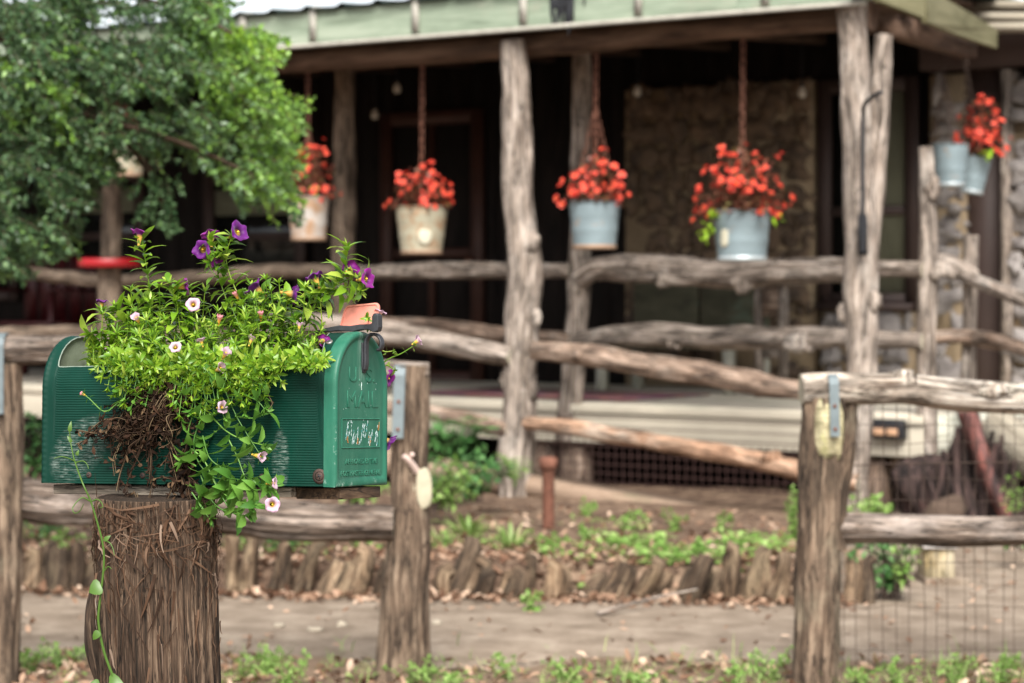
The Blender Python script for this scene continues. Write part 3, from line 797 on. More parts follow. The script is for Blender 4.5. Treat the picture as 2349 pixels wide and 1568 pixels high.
# rug
m, nt, b, o = newmat('faded_woven_rug'); v = lcnode(nt, (1, 1, 1))
g = noi(nt, v, 5, 4, .6); nt.links.new(ramp(nt, g, [(.3, (.20, .05, .06)), (.45, (.3, .14, .12)), (.55, (.16, .10, .13)), (.7, (.42, .06, .14))]), b.inputs[0]); b.inputs['Roughness'].default_value = 1
mb = MB(); box(mb, TX(1000, .6), TX(1490, .55), .25, 1.25, FZ + .004, FZ + .014, MH, axis='y')
tag(mb.build('door_rug', m, origin=FW(1250, 900, .7)), 'faded red and pink woven rug lying on the porch boards', 'rug')
# deck light
p = FW(2036, 985, -.1); t = thing('deck_light', 'small black solar lamp with two amber panels on the porch floor edge', 'lamp', p)
k = 13.0 / F
Mq = MH.copy(); Mq.translation = p
mb = MB(); box(mb, -42 * k, 42 * k, -.02, .045, -22 * k, 22 * k, Mq); mb.build('housing', m_black, t, bevel=.008)
for s in (-1, 1):
    mb = MB(); box(mb, s * 17 * k - 14 * k, s * 17 * k + 14 * k, -.028, -.0202, -14 * k, 2 * k, Mq); mb.build('lens', plain('amber_lens', (.55, .33, .2), .3, .2, 20, 0, .5, 0), t, bevel=.004)
# ------------------------------------------------------------------ ground
def earth(name, stops, scale=6, bs=.6):
    m, nt, b, o = newmat(name)
    v = lcnode(nt)
    g = noi(nt, v, scale, 10, .7)
    c = ramp(nt, g, stops)
    c = mix(nt, ramp(nt, noi(nt, v, scale * .22, 3, .5), [(.4, 0.0), (.65, .6)]), c, mix(nt, .5, c, stops[-1][1]))
    nt.links.new(c, b.inputs[0]); b.inputs['Roughness'].default_value = .95; b.inputs['Specular IOR Level'].default_value = .15
    bump(nt, b, noi(nt, v, scale * 5, 8, .7), bs, .02)
    return m
m_earth = earth('bare_earth', [(.3, (.08, .052, .034)), (.5, (.16, .11, .075)), (.7, (.24, .175, .12))])
m_path = earth('worn_concrete_path', [(.34, (.125, .094, .068)), (.5, (.205, .16, .12)), (.66, (.30, .245, .19))], 5.5, .5)
m_bed = earth('bed_mulch', [(.36, (.035, .02, .014)), (.5, (.11, .07, .048)), (.66, (.27, .19, .13))], 12)
def sheet(name, poly_rows, mat, z, nx=60):
    """rows of (x0, x1, y); z is a function of x, y"""
    mb = MB(); vs = []; fs = []
    for (xa, xb, y) in poly_rows:
        for i in range(nx + 1):
            x = xa + (xb - xa) * i / nx; vs.append(Vector((x, y, z(x, y))))
    for r in range(len(poly_rows) - 1):
        for i in range(nx): a = r * (nx + 1) + i; fs.append((a, a + 1, a + nx + 2, a + nx + 1))
    mb.add(vs, fs); return tag(mb.build(name, mat), kind='structure')
nz = lambda x, y, s, a: a * noise.noise(Vector((x * s, y * s, 3.3)))
mb = MB(); vs = []; fs = []
ys = [-300, -60, -15, 0, 3, 5, 6, 6.6] + [6.8 + .1 * i for i in range(16)] + [8.6, 9, 10, 12, 16, 30, 90, 400]
xsg = [-300, -80, -25, -10] + [-5 + .25 * i for i in range(41)] + [10, 25, 80, 300]
for y in ys:
    for x in xsg: vs.append(Vector((x, y, nz(x, y, 1.4, .02) if abs(x) < 9 and 3 < y < 8.6 else 0.0)))
k = len(xsg)
for r in range(len(ys) - 1):
    for i in range(k - 1): fs.append((r * k + i, r * k + i + 1, (r + 1) * k + i + 1, (r + 1) * k + i))
mb.add(vs, fs); tag(mb.build('ground', m_earth), kind='structure')
def edge_d(x): return 9.62 - .115 * (x + .6)          # the line of edging logs
sheet('path', [(-9, 9, 7.95), (-9, 9, 8.1), (-9, 9, 8.25), (-9, 9, 8.5), (-9, 9, 9.3), (-9, 9, 9.9), (1.0, 9, 10.6), (1.2, 9, 12.2), (1.5, 9, 14)], m_path, lambda x, y: .024 + nz(x, y, .8, .004) - (.10 * max(0, 8.3 - y + .35 * noise.noise(Vector((x * 1.7, 4, 4))))), 160)
def bedz(x, y):
    e = y - edge_d(x)
    return (.02 if e < .02 else .02 + .12 * min(1, (e - .02) / .12)) - .02 * max(0, min(1, (e - .8) / 2)) + (nz(x, y, 2.5, .02) + nz(x, y, 7, .012)) * min(1, max(0, e) * 5)
rows = []
def bedright(y): return 1.20 + (y - 9.4) * .12
mb = MB(); vs = []; fs = []; NX = 110; J = [0, .03, .08, .14, .22] + [.32 + .12 * i for i in range(34)]
for j in J:
    for i in range(NX + 1):
        x = -6 + (bedright(9.4 + j) + 6) * i / NX; y = edge_d(x) + j
        f = min(1, (bedright(9.4 + j) - x) / .15)
        vs.append(Vector((x, y, .02 + (bedz(x, y) - .02) * max(0, f))))
for r in range(len(J) - 1):
    for i in range(NX): a = r * (NX + 1) + i; fs.append((a, a + 1, a + NX + 2, a + NX + 1))
mb.add(vs, fs); tag(mb.build('garden_bed', m_bed), kind='structure')
def gz(x, y):
    if y > edge_d(x) and x < bedright(y): return bedz(x, y)
    return .024 if y > 8.12 else nz(x, y, 1.4, .02)
# leaf litter: nobody could count it
m_litter = foliage('dry_leaf', [(0, (.09, .042, .025)), (.35, (.21, .12, .075)), (.75, (.36, .235, .16)), (1, (.52, .39, .29))], .8, .1, None, .15)
mb = MB()
def litter(n, fx, fy, s=(.03, .06)):
    for k in range(n):
        x, y = fx(), None
        y = fy(x); z = gz(x, y) + U(.002, .02)
        d = Vector((U(-1, 1), U(-1, 1), U(-.25, .35)))
        leaf(mb, (x, y, z), d, (U(-.5, .5), U(-.5, .5), 1), U(*s), U(.5, .8) * s[1] * .6, U(-.5, .5), U(0, .6), shape=((0, .2), (.4, 1), (.8, .7), (1, 0)))
litter(2300, lambda: U(-2.4, 1.25), lambda x: edge_d(x) + abs(random.gauss(0, .5)) + .05)
litter(700, lambda: U(-2.4, 1.25), lambda x: edge_d(x) + U(.1, 2.6))
litter(1500, lambda: U(-2.4, 1.3), lambda x: edge_d(x) - abs(random.gauss(0, .10)) - .0)
litter(130, lambda: U(-2.0, 2.2), lambda x: U(8.2, 9.3), (.02, .045))
litter(900, lambda: U(-2.0, -.75), lambda x: U(7.0, 8.15))
litter(600, lambda: U(-.75, 1.9), lambda x: U(7.2, 8.1))
litter(160, lambda: U(1.2, 2.6), lambda x: U(9.3, 11.5), (.02, .045))
tag(mb.build('fallen_leaves', m_litter), kind='stuff')
# pale stones on the path
m_pale = plain('pale_pebble', (.36, .31, .24), .9, .2, 20, 0, .2, .2)
for i, (u, v, lb) in enumerate(((1222, 1449, 'pale flat pebble on the path right of the mailbox post'), (722, 1464, 'larger pale flat pebble on the path behind the mailbox post'), (783, 1452, 'pale oval pebble on the path, nearer the scarred fence post'), (640, 1455, 'small pale pebble on the path close to the mailbox stump'))):
    if i == 0: u, v = 1002, 1448
    d = CH * F / (v - HZ); p = W(u, v, d); p.z = .03
    mb = MB(); rock(mb, p, .022 + .006 * (i == 1), .02, .01, amp=.6); tag(mb.build('pebble', m_pale, origin=p), lb, 'pebble')

# ------------------------------------------------------------------ upright logs that edge the bed
m_edge = wood('split_edging_log', (.03, .019, .012), (.14, .095, .062), (.32, .25, .18), 60, 4, 8, (.36, .29, .20))
def vary(m, lo, hi):
    """each log of the row weathered a little differently"""
    nt = m.node_tree; b = [n for n in nt.nodes if n.type == 'BSDF_PRINCIPLED'][0]
    src = b.inputs['Base Color'].links[0].from_socket
    oi = nt.nodes.new('ShaderNodeObjectInfo'); k = ramp(nt, oi.outputs['Random'], [(0, lo), (1, hi)])
    nt.links.new(mix(nt, 1.0, src, k, 'MULTIPLY'), b.inputs['Base Color'])
vary(m_edge, (.22, .2, .19), (1.0, .93, .84))
def edging(u, w, h, lean, label, tilt=0):
    w *= U(.8, 1.35); h *= U(.45, 1.08); lean = lean * 1.25 + U(-8, 16)
    d = 9.6
    for _ in range(4): x = (u - CX) / F * d; d = edge_d(x) - .02
    x = (u - CX) / F * d; k = d / F
    base = Vector((x, d + U(-.03, .03), -.03)); H = h * k + .05
    topp = base + Vector((lean * k, U(-.06, .09) + tilt, H))
    mb = MB(); r = w * k * .5
    P = spline([base, base.lerp(topp, .5) + Vector((U(-.01, .01), U(-.01, .01), 0)), topp], .025); P.append(P[-1] + Vector((U(-.03, .03), U(.0, .03), U(.006, .014))))
    tube(mb, P, lambda f: r * (1.1 - .34 * f), 13, lump=.6, lfreq=7, ridge=.35, rfreq=2.4, capm=1)
    tag(mb.build('edging_log', [m_edge, m_cut2], origin=base), label, 'edging log', 'upright split logs edging the garden bed')
m_cut2 = wood('weathered_log_end', (.07, .05, .037), (.15, .112, .083), (.26, .20, .155), 60, 60, 10, (.2, .17, .13))
ORD = ['first', 'second', 'third', 'fourth', 'fifth', 'sixth', 'seventh', 'eighth', 'ninth', 'tenth', 'eleventh', 'twelfth', 'thirteenth', 'fourteenth', 'fifteenth', 'sixteenth', 'seventeenth', 'eighteenth', 'nineteenth', 'twentieth', 'twenty-first', 'twenty-second']
# u, width, height, lean in photo pixels
A_ = [(1003, 40, 96, 6), (1030, 46, 112, 45), (1062, 40, 100, 30), (1092, 38, 100, 14), (1118, 40, 92, 6), (1150, 34, 84, 10), (1180, 44, 80, 4), (1215, 42, 96, 8), (1250, 40, 92, 4), (1288, 36, 70, 2), (1330, 42, 86, 34), (1366, 34, 90, 40), (1395, 52, 108, 40), (1440, 40, 104, 46), (1468, 46, 98, 44), (1540, 38, 88, 42), (1572, 44, 96, 40), (1610, 40, 102, 26), (1668, 42, 122, 8), (1702, 38, 132, 22), (1738, 44, 124, 8), (1780, 46, 118, 10)]
for i, a in enumerate(A_): edging(*a, '%s edging log to the right of the post with the cut branch scar' % ORD[i])
B_ = [(858, 44, 118, 26), (812, 38, 116, 10), (770, 40, 108, 22), (728, 44, 120, 30), (684, 40, 112, 34), (645, 40, 118, 10), (606, 42, 110, 24), (566, 40, 120, 16), (526, 42, 116, 8)]
for i, a in enumerate(B_): edging(*a, '%s edging log left of the scarred fence post, under the bottom rail' % ORD[i])
C_ = [(212, 46, 126, 6), (172, 44, 130, 4), (130, 50, 132, -2), (92, 44, 120, 4), (56, 48, 110, 0)]
for i, a in enumerate(C_): edging(*a, '%s edging log to the left of the cedar mailbox stump' % ORD[i])
for i, a in enumerate([(1835, 44, 100, 10), (1880, 40, 110, 4), (1945, 44, 108, 4), (1985, 40, 104, 6)]): edging(*a, '%s edging log counted from behind the strapped right-hand gate post' % ORD[i])

# ------------------------------------------------------------------ fences
def logp(pts, r, par, name, mats, seg=22, lump=.14, ridge=.10, step=.02, knots=(), origin=None):
    mb = MB(); P = spline(pts, step); seg += 20; ridge *= 1.5
    n = len(r)
    def rad(f):
        q = f * (n - 1); i = min(int(q), n - 2); return r[i] + (r[i + 1] - r[i]) * (q - i)
    tube(mb, P, rad, seg, lump=lump, lfreq=5, ridge=ridge, rfreq=4, capm=1)
    for p, q in knots: rock(mb, p, q * 1.5, q * .8, q * .75, amp=.9, seg=14, rings=8)
    return mb.build(name, mats, par)
m_peel = wood('peeled_pale_rail', (.06, .036, .022), (.30, .24, .185), (.60, .55, .48), 45, 2.2, 5, (.54, .51, .42), .8, .9, .01)
m_midrail = wood('furrowed_dark_rail', (.018, .012, .009), (.11, .078, .058), (.32, .26, .215), 60, 2.2, 4, (.32, .27, .235), .85, 1, .012)
fl = thing('log_fence', 'rough log fence running behind the mailbox to the post with a pale branch scar', 'fence', W(930, 1550, 7.75))
D1 = 7.75; k = D1 / F
post1 = logp([W(928, 1560, D1), W(930, 1480, D1), W(932, 1330, D1), W(938, 1270, D1), W(940, 1150, D1), W(942, 1000, D1), W(944, 900, D1), W(945, 838, D1)], [62 * k, 53 * k, 51 * k, 47 * k, 41 * k, 40 * k, 41 * k, 39 * k], fl, 'post', [m_bark2, m_cut], 28, .08, .12)
mb = MB(); rock(mb, W(966, 1122, D1 - .044), 26 * k, .009, 49 * k, None, 18, 8, .08); mb.build('branch_scar', plain('pale_cut_face', (.44, .40, .29), .9, .3, 26, 0, .1, .1, .002), post1)
mb = MB(); tube(mb, spline([W(955, 1080, D1 - .04), W(938, 1056, D1 - .075), W(926, 1046, D1 - .085)], .01), lambda f: .014 - .006 * f, 8, lump=.3); tube(mb, [W(938, 1056, D1 - .06), W(946, 1042, D1 - .085)], .007, 6)
mb.build('twig_stub', plain('pale_pink_twig', (.6, .46, .4), .8, .2, 20, 0, .2, .2), post1)
mb = MB(); tube(mb, spline([W(893, 1340, D1 - .02), W(896, 1310, D1 - .045), W(906, 1280, D1 - .03)], .01), lambda f: .018 * (1.2 - f), 8, lump=.4)
mb.build('notch', m_bark2, post1)
mb = MB(); tube(mb, spline([W(952, 1330, D1 - .05), W(958, 1310, D1 - .056), W(960, 1296, D1 - .056)], .006), lambda f: .006 * (1.1 - f), 6); mb.build('splinter', m_cut, post1)
def strap(u0, u1, v0, v1, d, par, tilt=0, over=None):
    mb = MB(); kk = d / F; w = (u1 - u0) * kk; c = W((u0 + u1) / 2, v1, d)
    H = (v1 - v0) * kk
    vs = []; fs = []
    path = [Vector((0, 0, 0)), Vector((0, 0, H * .5)), Vector((0, 0, H * .86)), Vector((0, .012, H * .95)), Vector((0, .035, H)), Vector((0, .09, H + .002))]
    for p in path:
        for s in (-.5, .5): vs.append(c + p + Vector((s * w + tilt * p.z, 0, 0)))
    for i in range(len(path) - 1): fs.append((i * 2, i * 2 + 1, i * 2 + 3, i * 2 + 2))
    mb.add(vs, fs)
    o = mb.build('metal_strap', m_strap, par, smooth=False, solid=.003)
    mb = MB()
    for f in (.12, .5): rock(mb, c + Vector((tilt * H * f, -.003, H * f)), .006, .004, .006, seg=8, rings=5, amp=0)
    mb.build('nail', m_rust, o)
strap(899, 925, 838, 1006, D1 - .062, fl, .03)
D2 = 7.6; k2 = D2 / F
post2 = logp([W(4, 1570, D2), W(8, 1440, D2), W(12, 1280, D2), W(16, 1120, D2), W(8, 960, D2), W(2, 835, D2)], [40 * k2, 37 * k2, 34 * k2, 36 * k2, 44 * k2, 42 * k2], fl, 'post', [m_bark2, m_cut], 26, .14, .14)
strap(-22, 8, 768, 950, D2 - .075, fl, .0)
logp([W(-160, 806, D2 - .01), W(-10, 803, D2 - .02), W(100, 803, D2), W(220, 800, D2 + .02), W(500, 815, D2 + .08), W(760, 840, D1), W(900, 853, D1), W(984, 856, D1)], [.043, .043, .042, .042, .045, .042, .036, .036], fl, 'top_rail', [m_midrail, m_cut], 22)
logp([W(-160, 1120, D2 + .06), W(20, 1142, D2 + .06), W(140, 1158, D2 + .06), W(300, 1168, D2 + .07), W(520, 1182, D1), W(640, 1196, D1), W(760, 1200, D1), W(905, 1201, D1 - .01)], [44 * k, 44 * k, 44 * k, 38 * k, 42 * k, 48 * k, 46 * k, 42 * k], fl, 'bottom_rail', [m_midrail, m_cut], 24, .14, .16)
fr = thing('log_fence', 'rough log fence with wire mesh whose end post carries a galvanised strap', 'fence', W(1880, 1585, 7.5))
D3 = 7.5; k3 = D3 / F
post3 = logp([W(1868, 1600, D3), W(1870, 1500, D3), W(1874, 1350, D3), W(1880, 1200, D3), W(1884, 1080, D3), W(1889, 980, D3), W(1890, 912, D3)], [54 * k3, 51 * k3, 49 * k3, 46 * k3, 48 * k3, 49 * k3, 50 * k3], fr, 'post', [m_bark2, m_cut], 28, .12, .16)
# saw-cut pale wedge on its face and the side fork
mb = MB(); Mw = Matrix.Translation(W(1902, 985, D3 - .062)); rock(mb, Vector(W(1903, 985, D3 - .055)), 34 * k3, .016, 76 * k3, None, 18, 10, .3); mb.build('split_scar', wood('sawn_mossy_face', (.2, .17, .08), (.38, .33, .19), (.5, .46, .3), 12, 90, 7, (.36, .36, .1)), post3)
mb = MB(); tube(mb, spline([W(1918, 1260, D3), W(1930, 1120, D3), W(1946, 1010, D3), W(1952, 925, D3 + .01)], .03), lambda f: (22 - 6 * f) * k3, 12, lump=.3, ridge=.2, rfreq=3); mb.build('side_fork', m_bark2, post3)
strap(1905, 1927, 862, 1002, D3 - .085, fr, -.02)
logp([W(1838, 893, D3 - .02), W(1900, 890, D3 - .01), W(1990, 893, D3 + .02), W(2080, 893, D3 + .06), W(2180, 906, D3 + .09), W(2300, 914, D3 + .13), W(2480, 918, D3 + .2)], [34 * k3, 35 * k3, 34 * k3, 37 * k3, 35 * k3, 35 * k3, 36 * k3], fr, 'top_rail', [m_peel, m_cut], 26, .10, .10, .03, [(W(2070, 868, D3 + .04), .03), (W(2275, 896, D3 + .08), .03)])
logp([W(1925, 1212, D3 + .02), W(2000, 1213, D3 + .02), W(2100, 1216, D3 + .05), W(2230, 1218, D3 + .09), W(2480, 1218, D3 + .2)], [34 * k3, 36 * k3, 35 * k3, 33 * k3, 35 * k3], fr, 'bottom_rail', [m_midrail, m_cut], 24, .12, .16)
post4 = logp([W(2560, 1600, D3 + .22), W(2560, 1200, D3 + .22), W(2555, 900, D3 + .22)], [.07, .065, .06], fr, 'post', [m_bark2, m_cut], 18)
mb = MB()
def fd(u): return D3 + .03 + (u - 1925) * .00034
for i in range(20):
    u = 1938 + i * 30 + U(-4, 4); q = U(-4, 4)
    tube(mb, spline([W(u + q, 915, fd(u)), W(u + U(-3, 3), 1080, fd(u) + .01), W(u + U(-3, 3), 1260, fd(u)), W(u + U(-4, 4), 1420, fd(u)), W(u - q, 1575, fd(u))], .08), .0012, 4, caps=False)
for v in (975, 1018, 1062, 1100, 1150, 1290, 1392, 1492):
    tube(mb, spline([W(u, v + U(-5, 5) + (8 if v == 1062 and u < 2020 else 0), fd(u)) for u in (1925, 1980, 2050, 2150, 2250, 2350, 2480)], .08), .0011 if v != 1062 else .002, 4, caps=False)
mb.build('wire_mesh', m_wire, fr)

# ------------------------------------------------------------------ iron pipe, box, driftwood, stone
p = W(1258, 1245, 11.2); k = 11.2 / F; mb = MB()
lathe(mb, [(14 * k, -.05), (14 * k, 150 * k), (15 * k, 152 * k), (21 * k, 156 * k), (21 * k, 178 * k), (14 * k, 181 * k), (.001, 181 * k)], 16, Matrix.Translation(Vector((p.x, p.y, .1))))
tag(mb.build('iron_pipe', m_rust, origin=p), 'short rusty standpipe with a capped top standing in the garden bed', 'pipe')
t = thing('wooden_box', 'pale yellow-white wooden box standing on the ground behind the wire fence', 'box', W(2156, 1352, 10.0)); k = 10 / F
c = W(2156, 1352, 10.0); c.z = .02
mb = MB(); box(mb, c.x - 34 * k, c.x + 34 * k, c.y, c.y + .2, .02, 95 * k, axis='z'); mb.build('body', wood('flaking_cream_paint', (.2, .155, .075), (.29, .235, .14), (.36, .315, .23), 12, 2, 5, (.36, .25, .10)), t, bevel=.006)
mb = MB(); box(mb, c.x - 40 * k, c.x + 40 * k, c.y - .02, c.y + .22, 95 * k, 106 * k); mb.build('lid', m_white, t, bevel=.004)
mb = MB(); box(mb, c.x - 38 * k, c.x + 62 * k, c.y - .05, c.y + .24, .02, .05); mb.build('footing', m_path, t, bevel=.006)
t = thing('driftwood_stump', 'dark twisted red-brown stump leaning beside the porch steps behind the wire fence', 'stump', FW(2230, 1180, -.55))
m_dw = wood('charred_red_wood', (.005, .004, .004), (.028, .018, .016), (.10, .062, .055), 30, 3, 5, (.11, .05, .043), .8, 1, .02)
def dn_(u, v, n=-.55): return FW(u, v, n)
k = 12.2 / F
mb = MB(); rock(mb, dn_(2225, 1185, -.2), .36, .15, .24, None, 22, 14, .8); mb.build('root_mass', m_dw, t)
mb = MB()
for i in range(46):
    u0 = U(2120, 2330); top = 1090 - 130 * max(0, 1 - ((u0 - 2240) / 110) ** 2) * U(.5, 1); n0 = -.5 + U(-.06, .12)
    q = [(u0, top), (u0 + U(-18, 22), top + (1215 - top) * .35), (u0 + U(-22, 30), top + (1215 - top) * .7), (u0 + U(-25, 35), 1215)]
    r0 = U(5, 15); tube(mb, spline([dn_(u, v, n0) for u, v in q], .04), lambda f: r0 * (.55 + .6 * f) * k, 9, lump=.55, lfreq=7, ridge=.3, rfreq=3)
mb.build('hanging_roots', m_dw, t)
mb = MB(); P = spline([dn_(2222, 946, -.62), dn_(2232, 985, -.63), dn_(2248, 1040, -.63), dn_(2268, 1100, -.62), dn_(2292, 1150, -.62), dn_(2318, 1215, -.6)], .02); vs = []; fs = []
for i, p in enumerate(P):
    f = i / (len(P) - 1); w_ = (52 - 20 * f) * k * .5; b_ = .02 * math.sin(PI * f)
    for q_, dy in ((-1, .03), (-.5, 0), (.5, -.012), (1, .02)): vs.append(p + ET * (q_ * w_) + Vector((0, dy - b_, .004 * noise.noise(p * 9))))
for i in range(len(P) - 1):
    for q_ in range(3): a = i * 4 + q_; fs.append((a, a + 1, a + 5, a + 4))
mb.add(vs, fs); mb.build('rusty_band', wood('rust_flaked_steel', (.014, .011, .012), (.06, .034, .032), (.22, .08, .065), 22, 4, 4, (.30, .10, .075), .7, .6, .01, crack=False), t, solid=.008)
mb = MB(); rock(mb, dn_(2165, 1205, -.75), .10, .10, .12, None, 18, 12, .7)
tag(mb.build('boulder', plain('brown_boulder', (.09, .062, .046), .95, .5, 8, 0, .2, .6, .02), origin=dn_(2165, 1190, -.75)), 'brown boulder half hidden behind the lower rail at the foot of the stump', 'boulder')

# ------------------------------------------------------------------ plants of the yard
m_weed = foliage('weed_leaf', [(0, (.14, .27, .05)), (.5, (.24, .40, .09)), (1, (.40, .54, .19))], .5, .4)
m_dgreen = foliage('deep_green_leaf', [(0, (.03, .10, .025)), (.6, (.085, .22, .06)), (1, (.17, .34, .11))], .5, .35)
m_grass = foliage('grass_blade', [(0, (.14, .24, .05)), (.6, (.22, .34, .09)), (1, (.45, .42, .22))], .5, .35)
def gpt(u, v):
    """a pixel of the ground followed to the yard surface"""
    d = CH * F / max(v - HZ, 60)
    for _ in range(8):
        x = (u - CX) / F * d; z = gz(x, d); d = (CH - z) * F / (v - HZ)
    x = (u - CX) / F * d
    return Vector((x, d, gz(x, d)))
def weed(u, v, wpx, hpx, label, mat=None, n=9, LL=.035, LW=.02, name='weed', cat='weed', grp='leafy weeds'):
    b = gpt(u, v); k = b.y / F; t = thing(name, label, cat, b, grp); ms, ml = MB(), MB()
    for i in range(n):
        e = b + Vector((U(-.5, .5) * wpx * k, U(-.4, .4) * wpx * k, hpx * k * U(.45, 1.0)))
        s = b + Vector((U(-.2, .2) * wpx * k, U(-.2, .2) * wpx * k, -.01))
        shoot(ms, ml, [s, s.lerp(e, .5) + Vector((U(-.02, .02), U(-.02, .02), .015)), e], .0016, LL, LW, LL * .42, True, 1.0, .4)
    ms.build('stem', mat or m_weed, t); ml.build('leaves', mat or m_weed, t)
def tuft(u, v, wpx, hpx, label, mat=None, n=40, bw=.006, name='grass_tuft', grp='tufts of long grass'):
    b = gpt(u, v); k = b.y / F; ml = MB()
    for i in range(n):
        a = U(0, 2 * PI); q = U(.2, 1)
        s = b + Vector((math.cos(a) * .03, math.sin(a) * .03, 0)); L = hpx * k * U(.6, 1.25)
        d = Vector((math.cos(a) * q * wpx * k * .5 / max(L, .01), math.sin(a) * q * .5, 1))
        leaf(ml, s, d, Vector((math.cos(a), math.sin(a), 0)) * -1 + Vector((0, 0, .2)), L, bw, U(.1, .6), .3, shape=((0, .7), (.3, 1), (.6, .8), (.85, .4), (1, 0)))
    tag(ml.build(name, mat or m_grass, origin=b), label, 'grass', grp)
def fern(u, v, d, wpx, hpx, label, n=9, mat=None):
    b = W(u, v, d); k = d / F; t = thing('fern', label, 'fern', b, 'ferns beside the ramp'); ms, ml = MB(), MB()
    for i in range(n):
        a = U(0, 2 * PI); e = b + Vector((math.cos(a) * wpx * k * .5, math.sin(a) * wpx * k * .4, hpx * k * U(.5, 1)))
        P = spline([b, b.lerp(e, .5) + Vector((0, 0, hpx * k * .3)), e], .02)
        tube(ms, P, .002, 4, caps=False)
        for j in range(2, len(P)):
            f = j / len(P); tt = (P[j] - P[j - 1]).normalized(); s = tt.cross(Vector((0, 0, 1))).normalized()
            for q in (-1, 1):
                leaf(ml, P[j], s * q + tt * .4, (0, 0, 1), .085 * math.sin(PI * min(1, .15 + f * .85)) + .015, .024, .2, .1, shape=QUADLEAF)
    ms.build('stem', mat or m_dgreen, t); ml.build('fronds', mat or m_dgreen, t)
fern(1050, 1075, 12.3, 190, 130, 'largest dark green fern between the scarred post and the tall porch post', 16)
fern(1120, 1130, 12.0, 120, 70, 'low green fern at the foot of the tall porch post', 8)
fern(1000, 1140, 11.8, 90, 60, 'small fern growing close behind the scarred fence post', 7)
fern(1180, 1120, 11.9, 80, 80, 'pale green frond hanging across the tall porch post', 5, m_weed)
tuft(1075, 1235, 130, 75, 'clump of pale strap leaves in the bed left of the standpipe', None, 42, .016)
tuft(1175, 1258, 80, 60, 'bright clump of strap leaves just left of the rusty standpipe', None, 38, .014)
tuft(1010, 1255, 70, 50, 'small grass tuft directly right of the scarred fence post', None, 30, .01)
bedw = [(1440, 1215, 90, 42, 'pale three-leaved seedling at the edge of the dark mulch'), (1548, 1222, 60, 55, 'upright seedling in front of the ramp end'), (1655, 1228, 50, 50, 'seedling with round leaves near the tan ramp edge'), (1352, 1240, 40, 34, 'tiny seedling left of the dark mulch patch'), (1255, 1338, 95, 66, 'lime green weed leaning over the edging logs below the standpipe'), (1225, 1400, 50, 42, 'small green sprig in front of the edging logs'), (940, 1330, 120, 90, 'leafy green weed behind the scarred post base of the bed'), (660, 1330, 150, 80, 'leafy weed spilling over the logs under the bottom rail'), (575, 1300, 120, 75, 'green weed under the bottom rail beside the mailbox stump'), (140, 1335, 60, 60, 'small bright weed before the dark logs left of the stump'), (100, 1240, 130, 60, 'grey-green weed behind the fence at the frame edge'), (835, 1260, 120, 60, 'low green weed under the right end of the bottom rail'), (1340, 1180, 50, 40, 'weed standing against the tan ramp board'), (1830, 1240, 60, 130, 'tall thin weed touching the strapped gate post'), (1170, 1120, 80, 70, 'green sprout by the foot of the tall porch post'), (1600, 1290, 40, 60, 'single upright weed among the lime ground cover'), (1420, 1265, 50, 30, 'low weed left of the lime ground cover')]
for a in bedw: weed(a[0], a[1], a[2], a[3], a[4], m_weed if a[0] not in (100, 940, 660, 575) else m_dgreen, 7, .04, .026)
# ground cover between the logs and the ramp
mb = MB()
for k in range(1500):
    u, v = random.gauss(1580, 120), U(1252, 1335)
    if u > 1860 or u < 1290: continue
    p = gpt(u, v); p.z += U(.01, .05)
    if noise.noise(Vector((p.x * 3.2, p.y * 2, 1))) < -.08: continue
    leaf(mb, p, (U(-1, 1), U(-1, 1), U(-.1, .5)), (0, 0, 1), U(.025, .045), U(.02, .034), .2, .2, shape=((0, .3), (.4, 1), (.75, .8), (1, .1)))
for k in range(700):
    u, v = U(980, 1500), U(1200, 1330); p = gpt(u, v); p.z += U(.005, .04)
    if noise.noise(Vector((p.x * 2.6, p.y * 2, 7))) < .12: continue
    leaf(mb, p, (U(-1, 1), U(-1, 1), U(0, .6)), (0, 0, 1), U(.02, .04), U(.014, .028), .2, .2, shape=QUADLEAF)
for k in range(900):
    u, v = U(-60, 900), U(1215, 1350); p = gpt(u, v); p.z += U(.005, .07)
    if noise.noise(Vector((p.x * 2.6, p.y * 2, 7))) < .05: continue
    leaf(mb, p, (U(-1, 1), U(-1, 1), U(0, .6)), (0, 0, 1), U(.02, .045), U(.014, .028), .2, .2, shape=QUADLEAF)
tag(mb.build('ground_cover', m_weed), kind='stuff')
# mulch chunks under the dark patch: shrub behind the fence on the right
def shrub(u, v, d, wpx, hpx, label, n=16, LL=.05, LW=.024, mat=None):
    b = W(u, v, d); k = d / F; t = thing('shrub', label, 'shrub', b); ms, ml = MB(), MB()
    for i in range(n):
        e = b + Vector((random.gauss(0, .3) * wpx * k, random.gauss(0, .25) * wpx * k, hpx * k * U(.3, 1.0)))
        shoot(ms, ml, [b + Vector((U(-.05, .05), U(-.05, .05), 0)), b.lerp(e, .5) + Vector((U(-.03, .03), 0, .05)), e], .003, LL, LW, LL * .4, True, 1.0, .5, bare=.25)
    ms.build('stem', m_wire, t); ml.build('leaves', mat or m_weed, t)
shrub(2040, 1372, 9.5, 150, 145, 'leafy green shrub behind the wire mesh beside the cream box', 22, .055, .026, m_dgreen)
shrub(2070, 1350, 9.4, 120, 110, 'lime shoots rising through the dark shrub behind the mesh', 9, .05, .022)
shrub(2010, 1200, 11.3, 120, 60, 'bright green plant peeping above the lower rail under the deck light', 12, .07, .03)
shrub(2335, 1262, 10.5, 110, 60, 'low green plant below the lower rail at the picture edge', 9, .06, .03, m_dgreen)
shrub(2330, 1190, 11.0, 60, 110, 'thin upright plant in front of the grey step board', 6, .05, .02)
shrub(90, 1100, 10.5, 160, 170, 'dark green shrub seen between the left fence rails', 20, .06, .03, m_dgreen)
